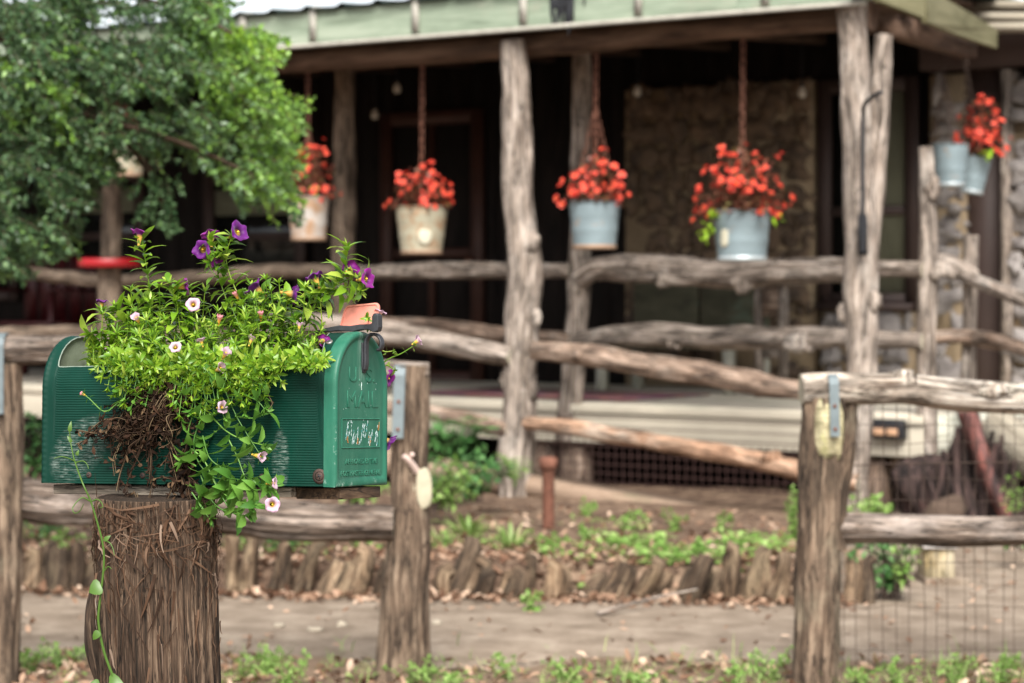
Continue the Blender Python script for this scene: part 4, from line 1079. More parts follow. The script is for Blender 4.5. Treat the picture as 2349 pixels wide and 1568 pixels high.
shrub(820, 1160, 10.8, 150, 70, 'green plant showing under the mailbox board end', 14, .06, .03)
shrub(1010, 1175, 11.4, 190, 120, 'broad pale green shrub on the bank left of the tall porch post', 20, .06, .03)
shrub(1085, 1150, 11.7, 150, 130, 'darker green shrub beside the ramp against the tall porch post', 20, .07, .032, m_dgreen)
shrub(1000, 1060, 12.2, 130, 110, 'deep green leafy shrub under the log handrail next to the scarred post', 24, .08, .034, m_dgreen)
# foreground growth along the fence foot
fw = [(955, 1568, 150, 62, 'bright leafy weed against the foot of the scarred post'), (1040, 1575, 130, 40, 'low bright weed right of the scarred post foot'), (560, 1560, 120, 62, 'pale weed on the path side right of the mailbox stump'), (660, 1572, 110, 70, 'tall pale weed between the stump and the scarred post'), (620, 1540, 60, 60, 'wispy weed behind the stump at the path edge'), (150, 1530, 140, 60, 'broad pale weed left of the mailbox stump'), (60, 1540, 110, 56, 'pale weed by the foot of the left fence post'), (1160, 1560, 60, 60, 'thin weed on the near path edge below the standpipe'), (1300, 1575, 130, 62, 'weed patch at the bottom edge below the edging logs'), (1450, 1575, 100, 40, 'low weed at the bottom edge, middle of the path'), (1770, 1560, 110, 80, 'weed growing against the strapped gate post foot'), (1680, 1572, 90, 54, 'weed just left of the strapped gate post foot'), (2060, 1575, 110, 66, 'weed growing through the lower wire mesh'), (2190, 1575, 120, 70, 'taller weed growing through the wire mesh'), (2300, 1565, 100, 60, 'weed at the right bottom corner behind the mesh'), (1975, 1570, 80, 40, 'low weed just right of the strapped gate post foot')]
for a in fw: weed(*a, m_weed, 9, .03, .015)
mb = MB()
for k in range(1700):
    u, v = U(-60, 2450), 1500 + 95 * math.sqrt(U(0, 1))
    if noise.noise(Vector((u * .008, v * .02, 2))) < .08 and U(0, 1) < .9: continue
    p = gpt(u, v); a = U(0, 6.28); q = U(.1, .9)
    leaf(mb, p, (math.cos(a) * q, math.sin(a) * q, 1), (-math.cos(a), -math.sin(a), .2), U(.03, .12), .004, U(.1, .7), .3, shape=((0, .8), (.5, 1), (1, 0)))
for k in range(900):
    u, v = U(-60, 2450), 1520 + 75 * math.sqrt(U(0, 1)); p = gpt(u, v); p.z += U(.005, .04)
    if noise.noise(Vector((u * .008, v * .02, 9))) < .0: continue
    leaf(mb, p, (U(-1, 1), U(-1, 1), U(0, .6)), (0, 0, 1), U(.015, .03), U(.01, .02), .2, .2, shape=QUADLEAF)
tag(mb.build('grass', m_grass), kind='stuff')
mb = MB(); tube(mb, spline([W(1370, 1408, 9.0), W(1440, 1388, 9.1), W(1520, 1368, 9.2), W(1600, 1352, 9.28)], .05), lambda f: .009 * (1.2 - f), 7, lump=.2)
tag(mb.build('fallen_twig', m_log, origin=W(1370, 1408, 9.0)), 'bare pale twig lying against the edging logs', 'twig')

# ------------------------------------------------------------------ tree that reaches in from the left
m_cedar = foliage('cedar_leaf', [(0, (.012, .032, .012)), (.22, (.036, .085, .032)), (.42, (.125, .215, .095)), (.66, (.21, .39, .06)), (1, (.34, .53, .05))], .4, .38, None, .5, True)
poly = [(-120, -90), (470, -90), (505, 10), (545, 50), (575, 50), (600, 78), (588, 130), (618, 150), (635, 210), (654, 250), (612, 285), (640, 335), (640, 390), (622, 448), (600, 436), (575, 425), (535, 445), (528, 395), (490, 420), (455, 365), (415, 320), (345, 315), (320, 395), (268, 430), (232, 360), (160, 400), (165, 455), (128, 470), (132, 555), (95, 520), (60, 500), (20, 590), (-120, 600)]
def inpoly(x, y):
    c = False; j = len(poly) - 1
    for i in range(len(poly)):
        (xi, yi), (xj, yj) = poly[i], poly[j]
        if (yi > y) != (yj > y) and x < (xj - xi) * (y - yi) / (yj - yi) + xi: c = not c
        j = i
    return c
tree = thing('cedar_tree', 'feathery green cedar whose boughs hang in front of the porch roof at the left', 'tree', Vector((-3.6, 9.3, 0)))
mb = MB()
tube(mb, spline([(-3.6, 9.3, -.05), (-3.55, 9.35, 1.2), (-3.4, 9.4, 2.4), (-3.3, 9.45, 4.2)], .1), lambda f: .17 - .1 * f, 16, lump=.2, ridge=.12)
trunk = mb.build('trunk', m_bark, tree)
mb = MB(); limbs = []
for pts in ([(-760, 40, 9.4), (-400, 60, 9.3), (0, 85, 9.2), (130, 110, 9.1), (300, 150, 9), (480, 190, 8.9), (620, 240, 8.8)], [(-760, 150, 9.4), (-300, 200, 9.2), (0, 220, 9), (250, 280, 8.9), (420, 330, 8.8), (640, 430, 8.7)], [(-760, 300, 9.4), (-300, 340, 9.3), (-20, 380, 9.2), (100, 470, 9.1)], [(-700, -300, 9.4), (-300, -200, 9.3), (100, -60, 9.2), (400, 20, 9.1), (560, 90, 9.0)], [(-600, -500, 9.5), (-200, -420, 9.4), (300, -300, 9.3)], [(200, 250, 9), (300, 330, 9), (362, 430, 9), (378, 505, 9)]):
    P = spline([W(*p) for p in pts], .06); limbs.append(P); tube(mb, P, lambda f: .032 * (1.15 - f), 8, lump=.25)
mb.build('boughs', m_bark, tree)
ml = MB(); ms = MB()
def spray(p, d, L, tint, n=22):
    d = d.normalized(); q = p + d * L
    P = [p, p.lerp(q, .5) + Vector((0, 0, .012)), q]
    tube(ms, P, .002, 3, caps=False)
    for i in range(n):
        f = (i + .5) / n; c = p.lerp(q, f); s = rdir() * .9 + d * .9 + Vector((0, -.15, .1))
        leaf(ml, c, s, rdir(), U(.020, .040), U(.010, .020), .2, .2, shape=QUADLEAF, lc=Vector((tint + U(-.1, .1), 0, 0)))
cnt = 0
while cnt < 2900:
    u, v = U(-110, 700), U(-85, 600)
    if not inpoly(u, v): continue
    g = noise.noise(Vector((u * .011, v * .016, 4.0))) + .5 * noise.noise(Vector((u * .03, v * .04, 9)))
    if g < -.05: continue
    hole = ((u - 235) / 100) ** 2 + ((v - 46) / 40) ** 2
    if hole < 1 and U(0, 1) < .97: continue
    if ((u - 460) / 42) ** 2 + ((v - 85) / 24) ** 2 < 1 and U(0, 1) < .85: continue
    if ((u - 20) / 40) ** 2 + ((v - 110) / 14) ** 2 < 1: continue
    if ((u - 286) / 52) ** 2 + ((v - 362) / 56) ** 2 < 1 and U(0, 1) < .93: continue
    d = 9.0 + g * .8 + U(-.5, .5)
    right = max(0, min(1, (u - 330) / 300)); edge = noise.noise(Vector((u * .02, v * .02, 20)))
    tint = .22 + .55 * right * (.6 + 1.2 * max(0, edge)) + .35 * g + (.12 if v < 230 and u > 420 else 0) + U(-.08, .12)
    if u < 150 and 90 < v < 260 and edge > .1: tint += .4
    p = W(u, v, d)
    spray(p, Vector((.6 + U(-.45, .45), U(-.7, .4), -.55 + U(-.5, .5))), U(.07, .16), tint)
    cnt += 1
for (u, v) in ((352, 400), (365, 425), (372, 450), (378, 478), (385, 500), (340, 395), (395, 410), (330, 470), (105, 540), (120, 550), (665, 455), (560, 435)):
    for k in range(3): spray(W(u + U(-14, 14), v + U(-10, 10), 8.9), Vector((U(-.4, .5), U(-.5, .2), -.9)), U(.05, .09), .25)
for k in range(900):            # the rest of the crown, above and left of the picture
    p = Vector((-3.2 + random.gauss(0, 1.0), 9.4 + random.gauss(0, .7), 3.1 + abs(random.gauss(0, .8)) + (.0)))
    if inpoly(p.x / p.y * F + CX, HZ - (p.z - CH) / p.y * F) or (p.x / p.y * F + CX > -100 and HZ - (p.z - CH) / p.y * F > -80): continue
    spray(p, Vector((U(-1, 1), U(-1, 1), U(-.6, .3))), U(.1, .2), .3, 14)
ms.build('twigs', m_bark, tree); ml.build('crown', m_cedar, tree)
# ------------------------------------------------------------------ mailbox
AZ = math.radians(24.0)
C0 = W(763, 1117, 3.45)
X = Vector((math.sin(AZ), math.cos(AZ), -.055 * math.cos(AZ))).normalized()
Y = Vector((-math.cos(AZ), math.sin(AZ), -.054 * math.sin(AZ))); Y = (Y - X * Y.dot(X)).normalized()
Z = X.cross(Y)
MM = Matrix((X, Y, Z)).transposed().to_4x4(); MM.translation = C0
BW, BL, ZS = .160, .4965, .142; BR = BW / 2; HP = ZS + BR * PI / 2
def prof(t):
    """point and outward normal of the near half of the outline, t from the bottom edge to the crown"""
    if t <= ZS: return (0.0, t), (-1.0, 0.0)
    a = (t - ZS) / BR
    return (BR - BR * math.cos(a), ZS + BR * math.sin(a)), (-math.cos(a), math.sin(a))
def paint(name, base, dark, side):
    m, nt, b, o = newmat(name)
    v = lcnode(nt, kind='object')
    c = ramp(nt, noi(nt, v, 9, 5, .6), [(.3, dark), (.7, base)])
    c = mix(nt, ramp(nt, noi(nt, v, 160, 3, .7), [(.66, 0.0), (.74, .5)]), c, tuple(x * 1.5 + .004 for x in base))
    sx = nt.nodes.new('ShaderNodeSeparateXYZ'); nt.links.new(v, sx.inputs[0])
    if side:
        def blob(y, z, ry, rz, slant=0):
            yy = mth(nt, 'DIVIDE', mth(nt, 'SUBTRACT', mth(nt, 'ADD', sx.outputs[1], mth(nt, 'MULTIPLY', sx.outputs[2], slant)), y), ry)
            zz = mth(nt, 'DIVIDE', mth(nt, 'SUBTRACT', sx.outputs[2], z), rz)
            r = mth(nt, 'ADD', mth(nt, 'POWER', mth(nt, 'ABSOLUTE', yy), 2), mth(nt, 'POWER', mth(nt, 'ABSOLUTE', zz), 2))
            return mth(nt, 'SUBTRACT', 1.0, r, True)
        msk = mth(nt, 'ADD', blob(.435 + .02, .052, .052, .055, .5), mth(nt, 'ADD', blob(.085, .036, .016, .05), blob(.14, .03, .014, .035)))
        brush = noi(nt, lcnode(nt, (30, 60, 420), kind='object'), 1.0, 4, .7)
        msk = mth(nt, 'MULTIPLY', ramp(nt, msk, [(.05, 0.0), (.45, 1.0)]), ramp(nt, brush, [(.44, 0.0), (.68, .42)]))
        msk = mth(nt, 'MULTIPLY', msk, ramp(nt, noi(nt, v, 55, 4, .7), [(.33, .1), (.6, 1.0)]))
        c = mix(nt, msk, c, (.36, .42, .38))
    else:                                   # worn paint along the rim of the door, streaks below the latch
        e1 = mth(nt, 'ABSOLUTE', mth(nt, 'SUBTRACT', sx.outputs[0], .08))
        edge = ramp(nt, mth(nt, 'MULTIPLY', e1, mth(nt, 'LESS_THAN', sx.outputs[1], -.0015)), [(.079, 0.0), (.0803, .9)])
        low = ramp(nt, sx.outputs[2], [(.002, .9), (.012, 0.0)])
        wear = ramp(nt, noi(nt, v, 70, 6, .75), [(.56, 0.0), (.70, .8)])
        c = mix(nt, mth(nt, 'MULTIPLY', mth(nt, 'MAXIMUM', edge, low), wear), c, (.5, .62, .56))
        st = mth(nt, 'SUBTRACT', 1.0, mth(nt, 'DIVIDE', mth(nt, 'ABSOLUTE', mth(nt, 'SUBTRACT', sx.outputs[0], .08)), .016), True)
        stz = mth(nt, 'MULTIPLY', ramp(nt, sx.outputs[2], [(.135, 0.0), (.17, 1.0)]), st)
        c = mix(nt, mth(nt, 'MULTIPLY', stz, ramp(nt, noi(nt, lcnode(nt, (220, 1, 26), kind='object'), 1.0, 4, .7), [(.4, 0.0), (.7, .7)])), c, (.34, .44, .38))
        c = mix(nt, ramp(nt, noi(nt, lcnode(nt, (60, 60, 14), kind='object'), 1.0, 4, .6), [(.4, 0.0), (.75, .35)]), c, (.06, .185, .12))
    nt.links.new(c, b.inputs[0]); b.inputs['Roughness'].default_value = .42; b.inputs['Specular IOR Level'].default_value = .2
    r = ramp(nt, noi(nt, v, 40, 5, .7), [(.3, .34), (.7, .6)]); nt.links.new(r, b.inputs['Roughness'])
    bump(nt, b, noi(nt, v, 260, 3, .6), .12, .001)
    return m
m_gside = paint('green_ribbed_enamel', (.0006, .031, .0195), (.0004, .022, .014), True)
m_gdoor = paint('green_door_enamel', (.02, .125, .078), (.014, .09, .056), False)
m_gin = plain('grey_green_inside', (.20, .23, .165), .8, .45, 40, 0, .2, .2, .002, (.13, .15, .10))
m_edgem = plain('bare_cut_metal', (.24, .29, .24), .6, .4, 120, .2, .4, .2)
m_screw = plain('old_screw_steel', (.32, .30, .28), .4, .3, 60, .8, .5, .1)
m_screwr = plain('rusted_screw', (.085, .055, .045), .7, .5, 90, .4, .3, .3)

box_t = thing('mailbox', 'green ribbed metal mailbox with its top cut open and planted with flowers', 'mailbox', MM)
TC = .176; Y1, Y2 = .014, BL - .016
def tlim(e):
    if e < Y1 or e > Y2: return HP
    w = (e - Y1) / .014
    if w < 1: return HP - (HP - TC) * math.sqrt(max(0, 1 - (1 - w) ** 2))
    w = (Y2 - e) / .008
    if w < 1: return HP - (HP - TC) * math.sqrt(max(0, 1 - (1 - w) ** 2))
    return TC + .0012 * noise.noise(Vector((e * 40, 0, 0)))
cols_ = [0, .004, .008, .011, Y1 - .0001]
for i in range(13): cols_.append(Y1 + .014 * (i / 12) ** 2 + .00001)
e = Y1 + .03
while e < Y2 - .012: cols_.append(e); e += .015
for i in range(9): cols_.append(Y2 - .008 * (1 - i / 8) ** 2 - .00001 * (i == 8))
cols_ += [Y2 + .0001, Y2 + .004, BL - .007, BL - .004, BL]
NT = 520
mb = MB(); edgeN = []; edgeF = []
for s in (0, 1):
    vs = []; fs = []
    for ci, e in enumerate(cols_):
        tl = tlim(e)
        smooth = max(0, min(1, (e - .012) / .006)) * max(0, min(1, (BL - .018 - e) / .006))
        for j in range(NT + 1):
            t = tl * j / NT
            (px, pz), (nx, nz_) = prof(t)
            rib = (.00034 * math.sin(t / .0037 * 2 * PI)) * smooth
            lip = .0016 if e > BL - .0065 else 0
            if e > BL - .0065: lip += .00022 * math.sin(t / .009 * 2 * PI)
            den = .0004 * noise.noise(Vector((e * 9, t * 9, 5 * s)))
            px += nx * (rib + lip + den); pz += nz_ * (rib + lip + den)
            sh = .034 * max(0, (t - TC) / (HP - TC)) * max(0, min(1, (.12 - e) / .1)) * (1 if e >= Y1 - .004 else e / Y1)
            vs.append(Vector((px if s == 0 else BW - px, e + sh, pz)))
        if Y1 <= e <= Y2: (edgeN if s == 0 else edgeF).append(vs[-1].copy())
    n1 = NT + 1
    for c in range(len(cols_) - 1):
        for j in range(NT):
            a = c * n1 + j
            fs.append((a, a + 1, a + n1 + 1, a + n1) if s else (a, a + n1, a + n1 + 1, a + 1))
    mb.add(vs, fs)
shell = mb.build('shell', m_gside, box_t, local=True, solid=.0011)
mb = MB()
tube(mb, edgeN[::1], .0011, 6); tube(mb, edgeF, .0011, 6)
mb.build('cut_edge', m_edgem, shell, local=True)
def arch(mb, y0, y1, inset, z0=0.0, m=0, n=40):
    """solid arch-shaped plate between y0 and y1"""
    pts = [(inset, z0 + 0.0)]
    for i in range(n + 1):
        t = ZS + (HP - ZS) * i / n; (px, pz), (nx, nz_) = prof(t); pts.append((px - nx * inset, pz - nz_ * inset))
    full = pts + [(BW - p[0], p[1]) for p in reversed(pts[:-1])]
    vs = [Vector((p[0], y, p[1])) for y in (y0, y1) for p in full]; q = len(full)
    fs = [tuple(range(q)), tuple(range(2 * q - 1, q - 1, -1))] + [((i + 1) % q, i, i + q, (i + 1) % q + q) for i in range(q)]
    mb.add(vs, fs, None, m)
mb = MB(); arch(mb, BL - .012, BL - .010, .0015); mb.build('back_wall', m_gin, box_t, local=True, smooth=False)
mb = MB()                                # painted floor and inner skin under the soil line
box(mb, .003, BW - .003, .004, BL - .013, .003, .006); mb.build('bottom', m_gside, box_t, local=True)
# soil
mb = MB(); vs = []; fs = []
for i in range(61):
    for j in range(21):
        vs.append(Vector((.004 + (BW - .008) * j / 20, .012 + (BL - .03) * i / 60, .160 + .008 * noise.noise(Vector((i * .25, j * .35, 0))) + .008 * math.sin(PI * j / 20))))
for i in range(60):
    for j in range(20): a = i * 21 + j; fs.append((a, a + 1, a + 22, a + 21))
mb.add(vs, fs); mb.build('soil', m_soil, box_t, local=True)
# door: flanged pan with raised rim, sunk field
mb = MB(); n = 48
def ring(y, off, z0):
    pts = [(-off, z0)]
    for i in range(1, 14): pts.append((-off, z0 + (ZS - z0) * i / 14))
    for i in range(n + 1):
        t = ZS + (HP - ZS) * i / n; (px, pz), (nx, nz_) = prof(t); pts.append((px + nx * off, pz + nz_ * off))
    full = pts + [(BW - p[0], p[1]) for p in reversed(pts[:-1])]
    return [Vector((p[0], y, p[1])) for p in full]
R_ = [ring(.014, .0016, -.0005), ring(.001, .0022, -.0008), ring(-.004, .0018, -.001), ring(-.0058, .0002, .0008), ring(-.0062, -.003, .004), ring(-.0056, -.0065, .008), ring(-.0036, -.0085, .011), ring(-.0034, -.012, .015)]
q = len(R_[0]); vs = [p for r in R_ for p in r]; fs = []
for r in range(len(R_) - 1):
    for i in range(q): fs.append((r * q + i, r * q + (i + 1) % q, (r + 1) * q + (i + 1) % q, (r + 1) * q + i))
fs.append(tuple(range((len(R_) - 1) * q, len(R_) * q)))
mb.add(vs, [tuple(reversed(f)) for f in fs])
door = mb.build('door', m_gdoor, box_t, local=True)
md = door.modifiers.new('edge', 'EDGE_SPLIT'); md.split_angle = math.radians(50)
DY = -.0034
def text(name, s, x, z, size, parent, mat, wx=1.0, ext=.0004, sp=1.0, y=DY):
    cu = bpy.data.curves.new(name, 'FONT'); cu.body = s; cu.size = size; cu.align_x = 'CENTER'; cu.align_y = 'CENTER'
    cu.extrude = ext; cu.bevel_depth = .0005; cu.bevel_resolution = 1; cu.space_character = sp
    ob = bpy.data.objects.new(name, cu); col.objects.link(ob)
    bpy.context.view_layer.update()
    me = bpy.data.meshes.new_from_object(ob.evaluated_get(bpy.context.evaluated_depsgraph_get()))
    bpy.data.objects.remove(ob)
    me.transform(Matrix.Translation((x, y, z)) @ Matrix.Rotation(PI / 2, 4, 'X') @ Matrix.Diagonal((wx, 1, 1, 1)))
    me.materials.clear(); me.materials.append(mat)
    o = bpy.data.objects.new(name, me); col.objects.link(o); o.parent = parent; MW[o.name] = MW[parent.name]
    return o
text('lettering', 'U. S.', .083, .160, .030, door, m_gdoor, 1.35, sp=1.1)
text('lettering', 'MAIL', .084, .124, .034, door, m_gdoor, 1.28, sp=1.05)
text('lettering', 'APPROVED BY THE', .082, .0345, .0105, door, m_gdoor, 1.12, .0003)
text('lettering', 'POSTMASTER GENERAL', .080, .0175, .0105, door, m_gdoor, 1.12, .0003)
mb = MB()
x0, x1, z0, z1 = .021, .139, .055, .0965
for a, b in (((x0, z0), (x1, z0)), ((x0, z1), (x1, z1)), ((x0, z0), (x0, z1)), ((x1, z0), (x1, z1))):
    tube(mb, [Vector((a[0], DY, a[1])), Vector((b[0], DY, b[1]))], .0011, 8)
mb.build('label_frame', m_gdoor, door, local=True)
# torn remains of a sticker inside the frame
mb = MB(); rnd = random.Random(5)
strokes = []
for k in range(15):
    x = x0 + .012 + (x1 - x0 - .02) * k / 14 + rnd.uniform(-.003, .003); zb = z0 + rnd.uniform(.003, .016); zt = min(zb + rnd.uniform(.008, .030), z1 - .003)
    strokes.append((x - .002, zb, x + rnd.uniform(0, .007), zt))
for (xa, za, xb, zb) in strokes:
    nseg = int(6 + (zb - za) * 700)
    for i in range(nseg):
        if rnd.random() < .25: continue
        f = i / nseg; cx = xa + (xb - xa) * f + rnd.gauss(0, .0009); cz = za + (zb - za) * f
        s = rnd.uniform(.0006, .0019); a0 = rnd.uniform(0, 6)
        pg = [Vector((cx + s * .7 * math.cos(a0 + a) * rnd.uniform(.5, 1.3), DY - .0004, cz + s * 1.5 * math.sin(a0 + a) * rnd.uniform(.5, 1.3))) for a in (0, 1.25, 2.5, 3.8, 5)]
        mb.add(pg, [(0, 1, 2, 3, 4)], None, 0 if rnd.random() < .86 else 1)
for (cx, cz) in ((.038, .066), (.069, .062), (.109, .066), (.136, .085)):
    for i in range(9):
        s = rnd.uniform(.0006, .0016); px, pz = cx + rnd.gauss(0, .0016), cz + rnd.gauss(0, .003)
        mb.add([Vector((px + s * math.cos(a), DY - .0005, pz + 1.5 * s * math.sin(a))) for a in (0, 1.3, 2.6, 4, 5.2)], [(0, 1, 2, 3, 4)], None, 2)
mb.build('sticker_remains', [plain('pale_sticker_paper', (.55, .72, .70), .8, .2, 300, 0, .2, 0), plain('turquoise_sticker_ink', (.09, .42, .42), .7, .3, 300, 0, .2, 0), plain('orange_glue_spot', (.5, .24, .08), .8, .3, 300, 0, .2, 0)], door, local=True, smooth=False)
mb = MB()
for k in range(26):
    s = rnd.uniform(.0003, .0009); px, pz = rnd.uniform(.02, .145), rnd.uniform(.06, .15)
    mb.add([Vector((px + s * math.cos(a), DY - .0004, pz + 1.2 * s * math.sin(a))) for a in (0, 1.3, 2.6, 4, 5.2)], [(0, 1, 2, 3, 4)])
tube(mb, [Vector((.081 + .0006 * math.sin(i), DY - .0002, .150 - i * .0014)) for i in range(9)], .0005, 5)
mb.build('paint_chips', plain('chipped_primer', (.5, .62, .58), .8, .2, 300, 0, .2, 0), door, local=True, smooth=False)
# black plastic latch with its hook, black flag holder, salmon flag
def strip(path, w, th, x, mat, name, par, taper=None):
    mb = MB(); P = spline([Vector((x, p[0], p[1])) for p in path], .002); vs = []; fs = []; n = len(P)
    for i, p in enumerate(P):
        t = (P[min(i + 1, n - 1)] - P[max(i - 1, 0)]).normalized(); nn = Vector((1, 0, 0)).cross(t)
        ww = w * (taper(i / (n - 1)) if taper else 1)
        for sx_, sn in ((-1, -.5), (-.7, -1), (.7, -1), (1, -.5), (1, .5), (.7, 1), (-.7, 1), (-1, .5)):
            vs.append(p + Vector((sx_ * ww / 2, 0, 0)) + nn * (sn * th / 2))
    for i in range(n - 1):
        for k in range(8): fs.append((i * 8 + k, i * 8 + (k + 1) % 8, (i + 1) * 8 + (k + 1) % 8, (i + 1) * 8 + k))
    fs.append(tuple(range(7, -1, -1))); fs.append(tuple(range((n - 1) * 8, n * 8)))
    mb.add(vs, fs); return mb.build(name, mat, par, local=True)
m_plast = plain('weathered_black_plastic', (.03, .032, .037), .5, .45, 120, 0, .4, .15, .001)
latch = strip([(-.006, .168), (-.0078, .178), (-.0075, .200), (-.0085, .212), (-.015, .2195), (-.024, .2195), (-.031, .214), (-.0335, .205), (-.031, .198), (-.027, .197)], .012, .0042, .088, m_plast, 'latch', door)
strip([(-.0042, .164), (-.0045, .175), (-.0045, .208)], .017, .003, .088, m_plast, 'latch_plate', latch, lambda f: .55 + .45 * min(1, f * 4))
mb = MB()
xf = .080
pts = [(.070, .2225), (.070, .2258), (.052, .2300), (.030, .2335), (.012, .2325), (-.004, .2345), (-.020, .2345), (-.024, .236), (-.024, .2460), (-.0265, .2500), (-.031, .2505), (-.0345, .2475), (-.035, .2300), (-.033, .2240), (-.026, .2225), (-.018, .2265), (-.006, .2265), (.008, .2240), (.03, .2255), (.05, .2245)]
vs = [Vector((x, p[0], p[1])) for x in (xf - .007, xf + .007) for p in pts]; q = len(pts)
mb.add(vs, [tuple(range(q)), tuple(range(2 * q - 1, q - 1, -1))] + [((i + 1) % q, i, i + q, (i + 1) % q + q) for i in range(q)])
hold = mb.build('flag_holder', m_plast, box_t, local=True, smooth=False, bevel=.0012)
flag = MB()
def rrect(y0, y1, z0, z1, r, n=6):
    o = []
    for cy, cz, a0 in ((y1 - r, z1 - r, 0), (y0 + r, z1 - r, PI / 2), (y0 + .001, z0 + .001, PI), (y1 - .001, z0 + .001, 1.5 * PI)):
        rr = r if cz > (z0 + z1) / 2 else .001
        for i in range(n + 1): a = a0 + PI / 2 * i / n; o.append((cy + rr * math.cos(a), cz + rr * math.sin(a)))
    return o
sk = lambda p: (p[0] - (p[1] - .229) * .30 * (p[0] + .026) / .067, p[1] + (-(p[0]) * .055))
outer = [sk(p) for p in rrect(-.026, .041, .229, .2655, .008)]; inner = [sk(p) for p in rrect(-.0235, .0385, .2305, .263, .006)]
q = len(outer); xb, xa = .096, .0925
vs = [Vector((xb, p[0], p[1])) for p in outer] + [Vector((xa, p[0], p[1])) for p in outer] + [Vector((xa - .0003, p[0], p[1])) for p in inner] + [Vector((xa + .0012, p[0] * .985, p[1] - .0004)) for p in inner]
fs = [tuple(reversed(range(q)))] + [(i, (i + 1) % q, (i + 1) % q + q, i + q) for i in range(q)] + [(i + q, (i + 1) % q + q, (i + 1) % q + 2 * q, i + 2 * q) for i in range(q)] + [(i + 2 * q, (i + 1) % q + 2 * q, (i + 1) % q + 3 * q, i + 3 * q) for i in range(q)] + [tuple(range(3 * q, 4 * q))]
flag.add(vs, fs)
m_flag = plain('faded_salmon_plastic', (.74, .265, .20), .55, .16, 60, 0, .4, .1, .001)
fo = flag.build('flag', m_flag, box_t, local=True, smooth=False)
# screws
def screw(y, z, r, mat, name='screw', washer=False, t=None):
    mb = MB(); tt = t if t is not None else z
    (px, pz), (nx, nz_) = prof(tt)
    M = aim(Vector((nx, 0, nz_)), .4, Vector((px + nx * .0004, y, pz + nz_ * .0004)))
    lathe(mb, [(r, 0), (r, .0012), (r * .8, .002), (r * .3, .0022), (.0001, .0016)], 18, M)
    if washer: lathe(mb, [(r * 1.75, 0), (r * 1.75, .001), (r * 1.1, .0014)], 20, M, 1)
    for a in (0, PI / 2):
        Ma = M @ Matrix.Rotation(a, 4, 'Z'); box(mb, -r * .6, r * .6, -r * .1, r * .1, .0019, .00235, Ma, 2)
    return mb.build(name, [mat, m_screwr, m_black], box_t, local=True)
screw(.024, 0, .0052, m_screw, t=.142 + .08 * .95)
screw(.021, .0145, .0062, m_screwr, 'bolt', True)
for y, z in ((.412, .0128), (.318, .0128), (.115, .0128)): screw(y, z, .0045, m_screwr)
mb = MB(); tube(mb, [Vector((-.0008, .352 + .012 * i, .0235 + .0004 * (i % 2))) for i in range(3)], .0012, 6); mb.build('slot', m_black, shell, local=True)

# ------------------------------------------------------------------ stump that carries it
SD = 3.56; ks = SD / F
stump = thing('mailbox_post', 'thick shaggy cedar stump under the mailbox with a grey board on top', 'post', W(368, 1600, SD))
mb = MB(); n_a, n_z = 420, 150
zt, zb = W(360, 1140, SD).z, -.03
cx0 = W(360, 1140, SD).x
off = Vector((4.2, 8.8, 1.1)); vs = []; lcs = []; fs = []
def stump_r(a, z):
    c, s = math.cos(a), math.sin(a); zz = zt - z
    r = .0835 + .004 * noise.noise(Vector((c * 1.3, s * 1.3, zz * 3))) + .010 * max(0, zz - .1) * .35 + .02 * max(0, zz - .5)
    wv = zz * 1.4 + .3 * noise.noise(Vector((c * 2, s * 2, zz * 4)))
    g = noise.noise(Vector((c * 7, s * 7, wv)) + off); g2 = noise.noise(Vector((c * 17, s * 17, wv * 1.8)) + off); g3 = noise.noise(Vector((c * 40, s * 40, wv * 3)) + off)
    g4 = noise.noise(Vector((c * 85, s * 85, wv * 5)) + off)
    r += .0035 * g + .0050 * (.5 - abs(g2)) + .0030 * (.5 - abs(g3)) * 1.4 + .0018 * g4
    return r
for i in range(n_z + 1):
    f = i / n_z; z = zt - (zt - zb) * f ** 1.25
    for j in range(n_a):
        a = 2 * PI * j / n_a; r = stump_r(a, z)
        ctr = Vector((cx0 + .006 * (zt - z) / .27, SD, 0))
        vs.append(Vector((ctr.x + r * math.cos(a), ctr.y + r * math.sin(a), z)))
        q = r - .0835
        lcs.append(Vector((math.cos(a) * .08, math.sin(a) * .08, z)))
for i in range(n_z):
    for j in range(n_a):
        a, b = i * n_a + j, i * n_a + (j + 1) % n_a; fs.append((a, a + n_a, b + n_a, b))
top_c = len(vs); vs.append(Vector((cx0, SD, zt))); lcs.append(vs[-1])
for j in range(n_a): fs.append((top_c, j, (j + 1) % n_a))
mb.add(vs, fs, lcs); stump_m = mb.build('trunk', m_bark, stump)
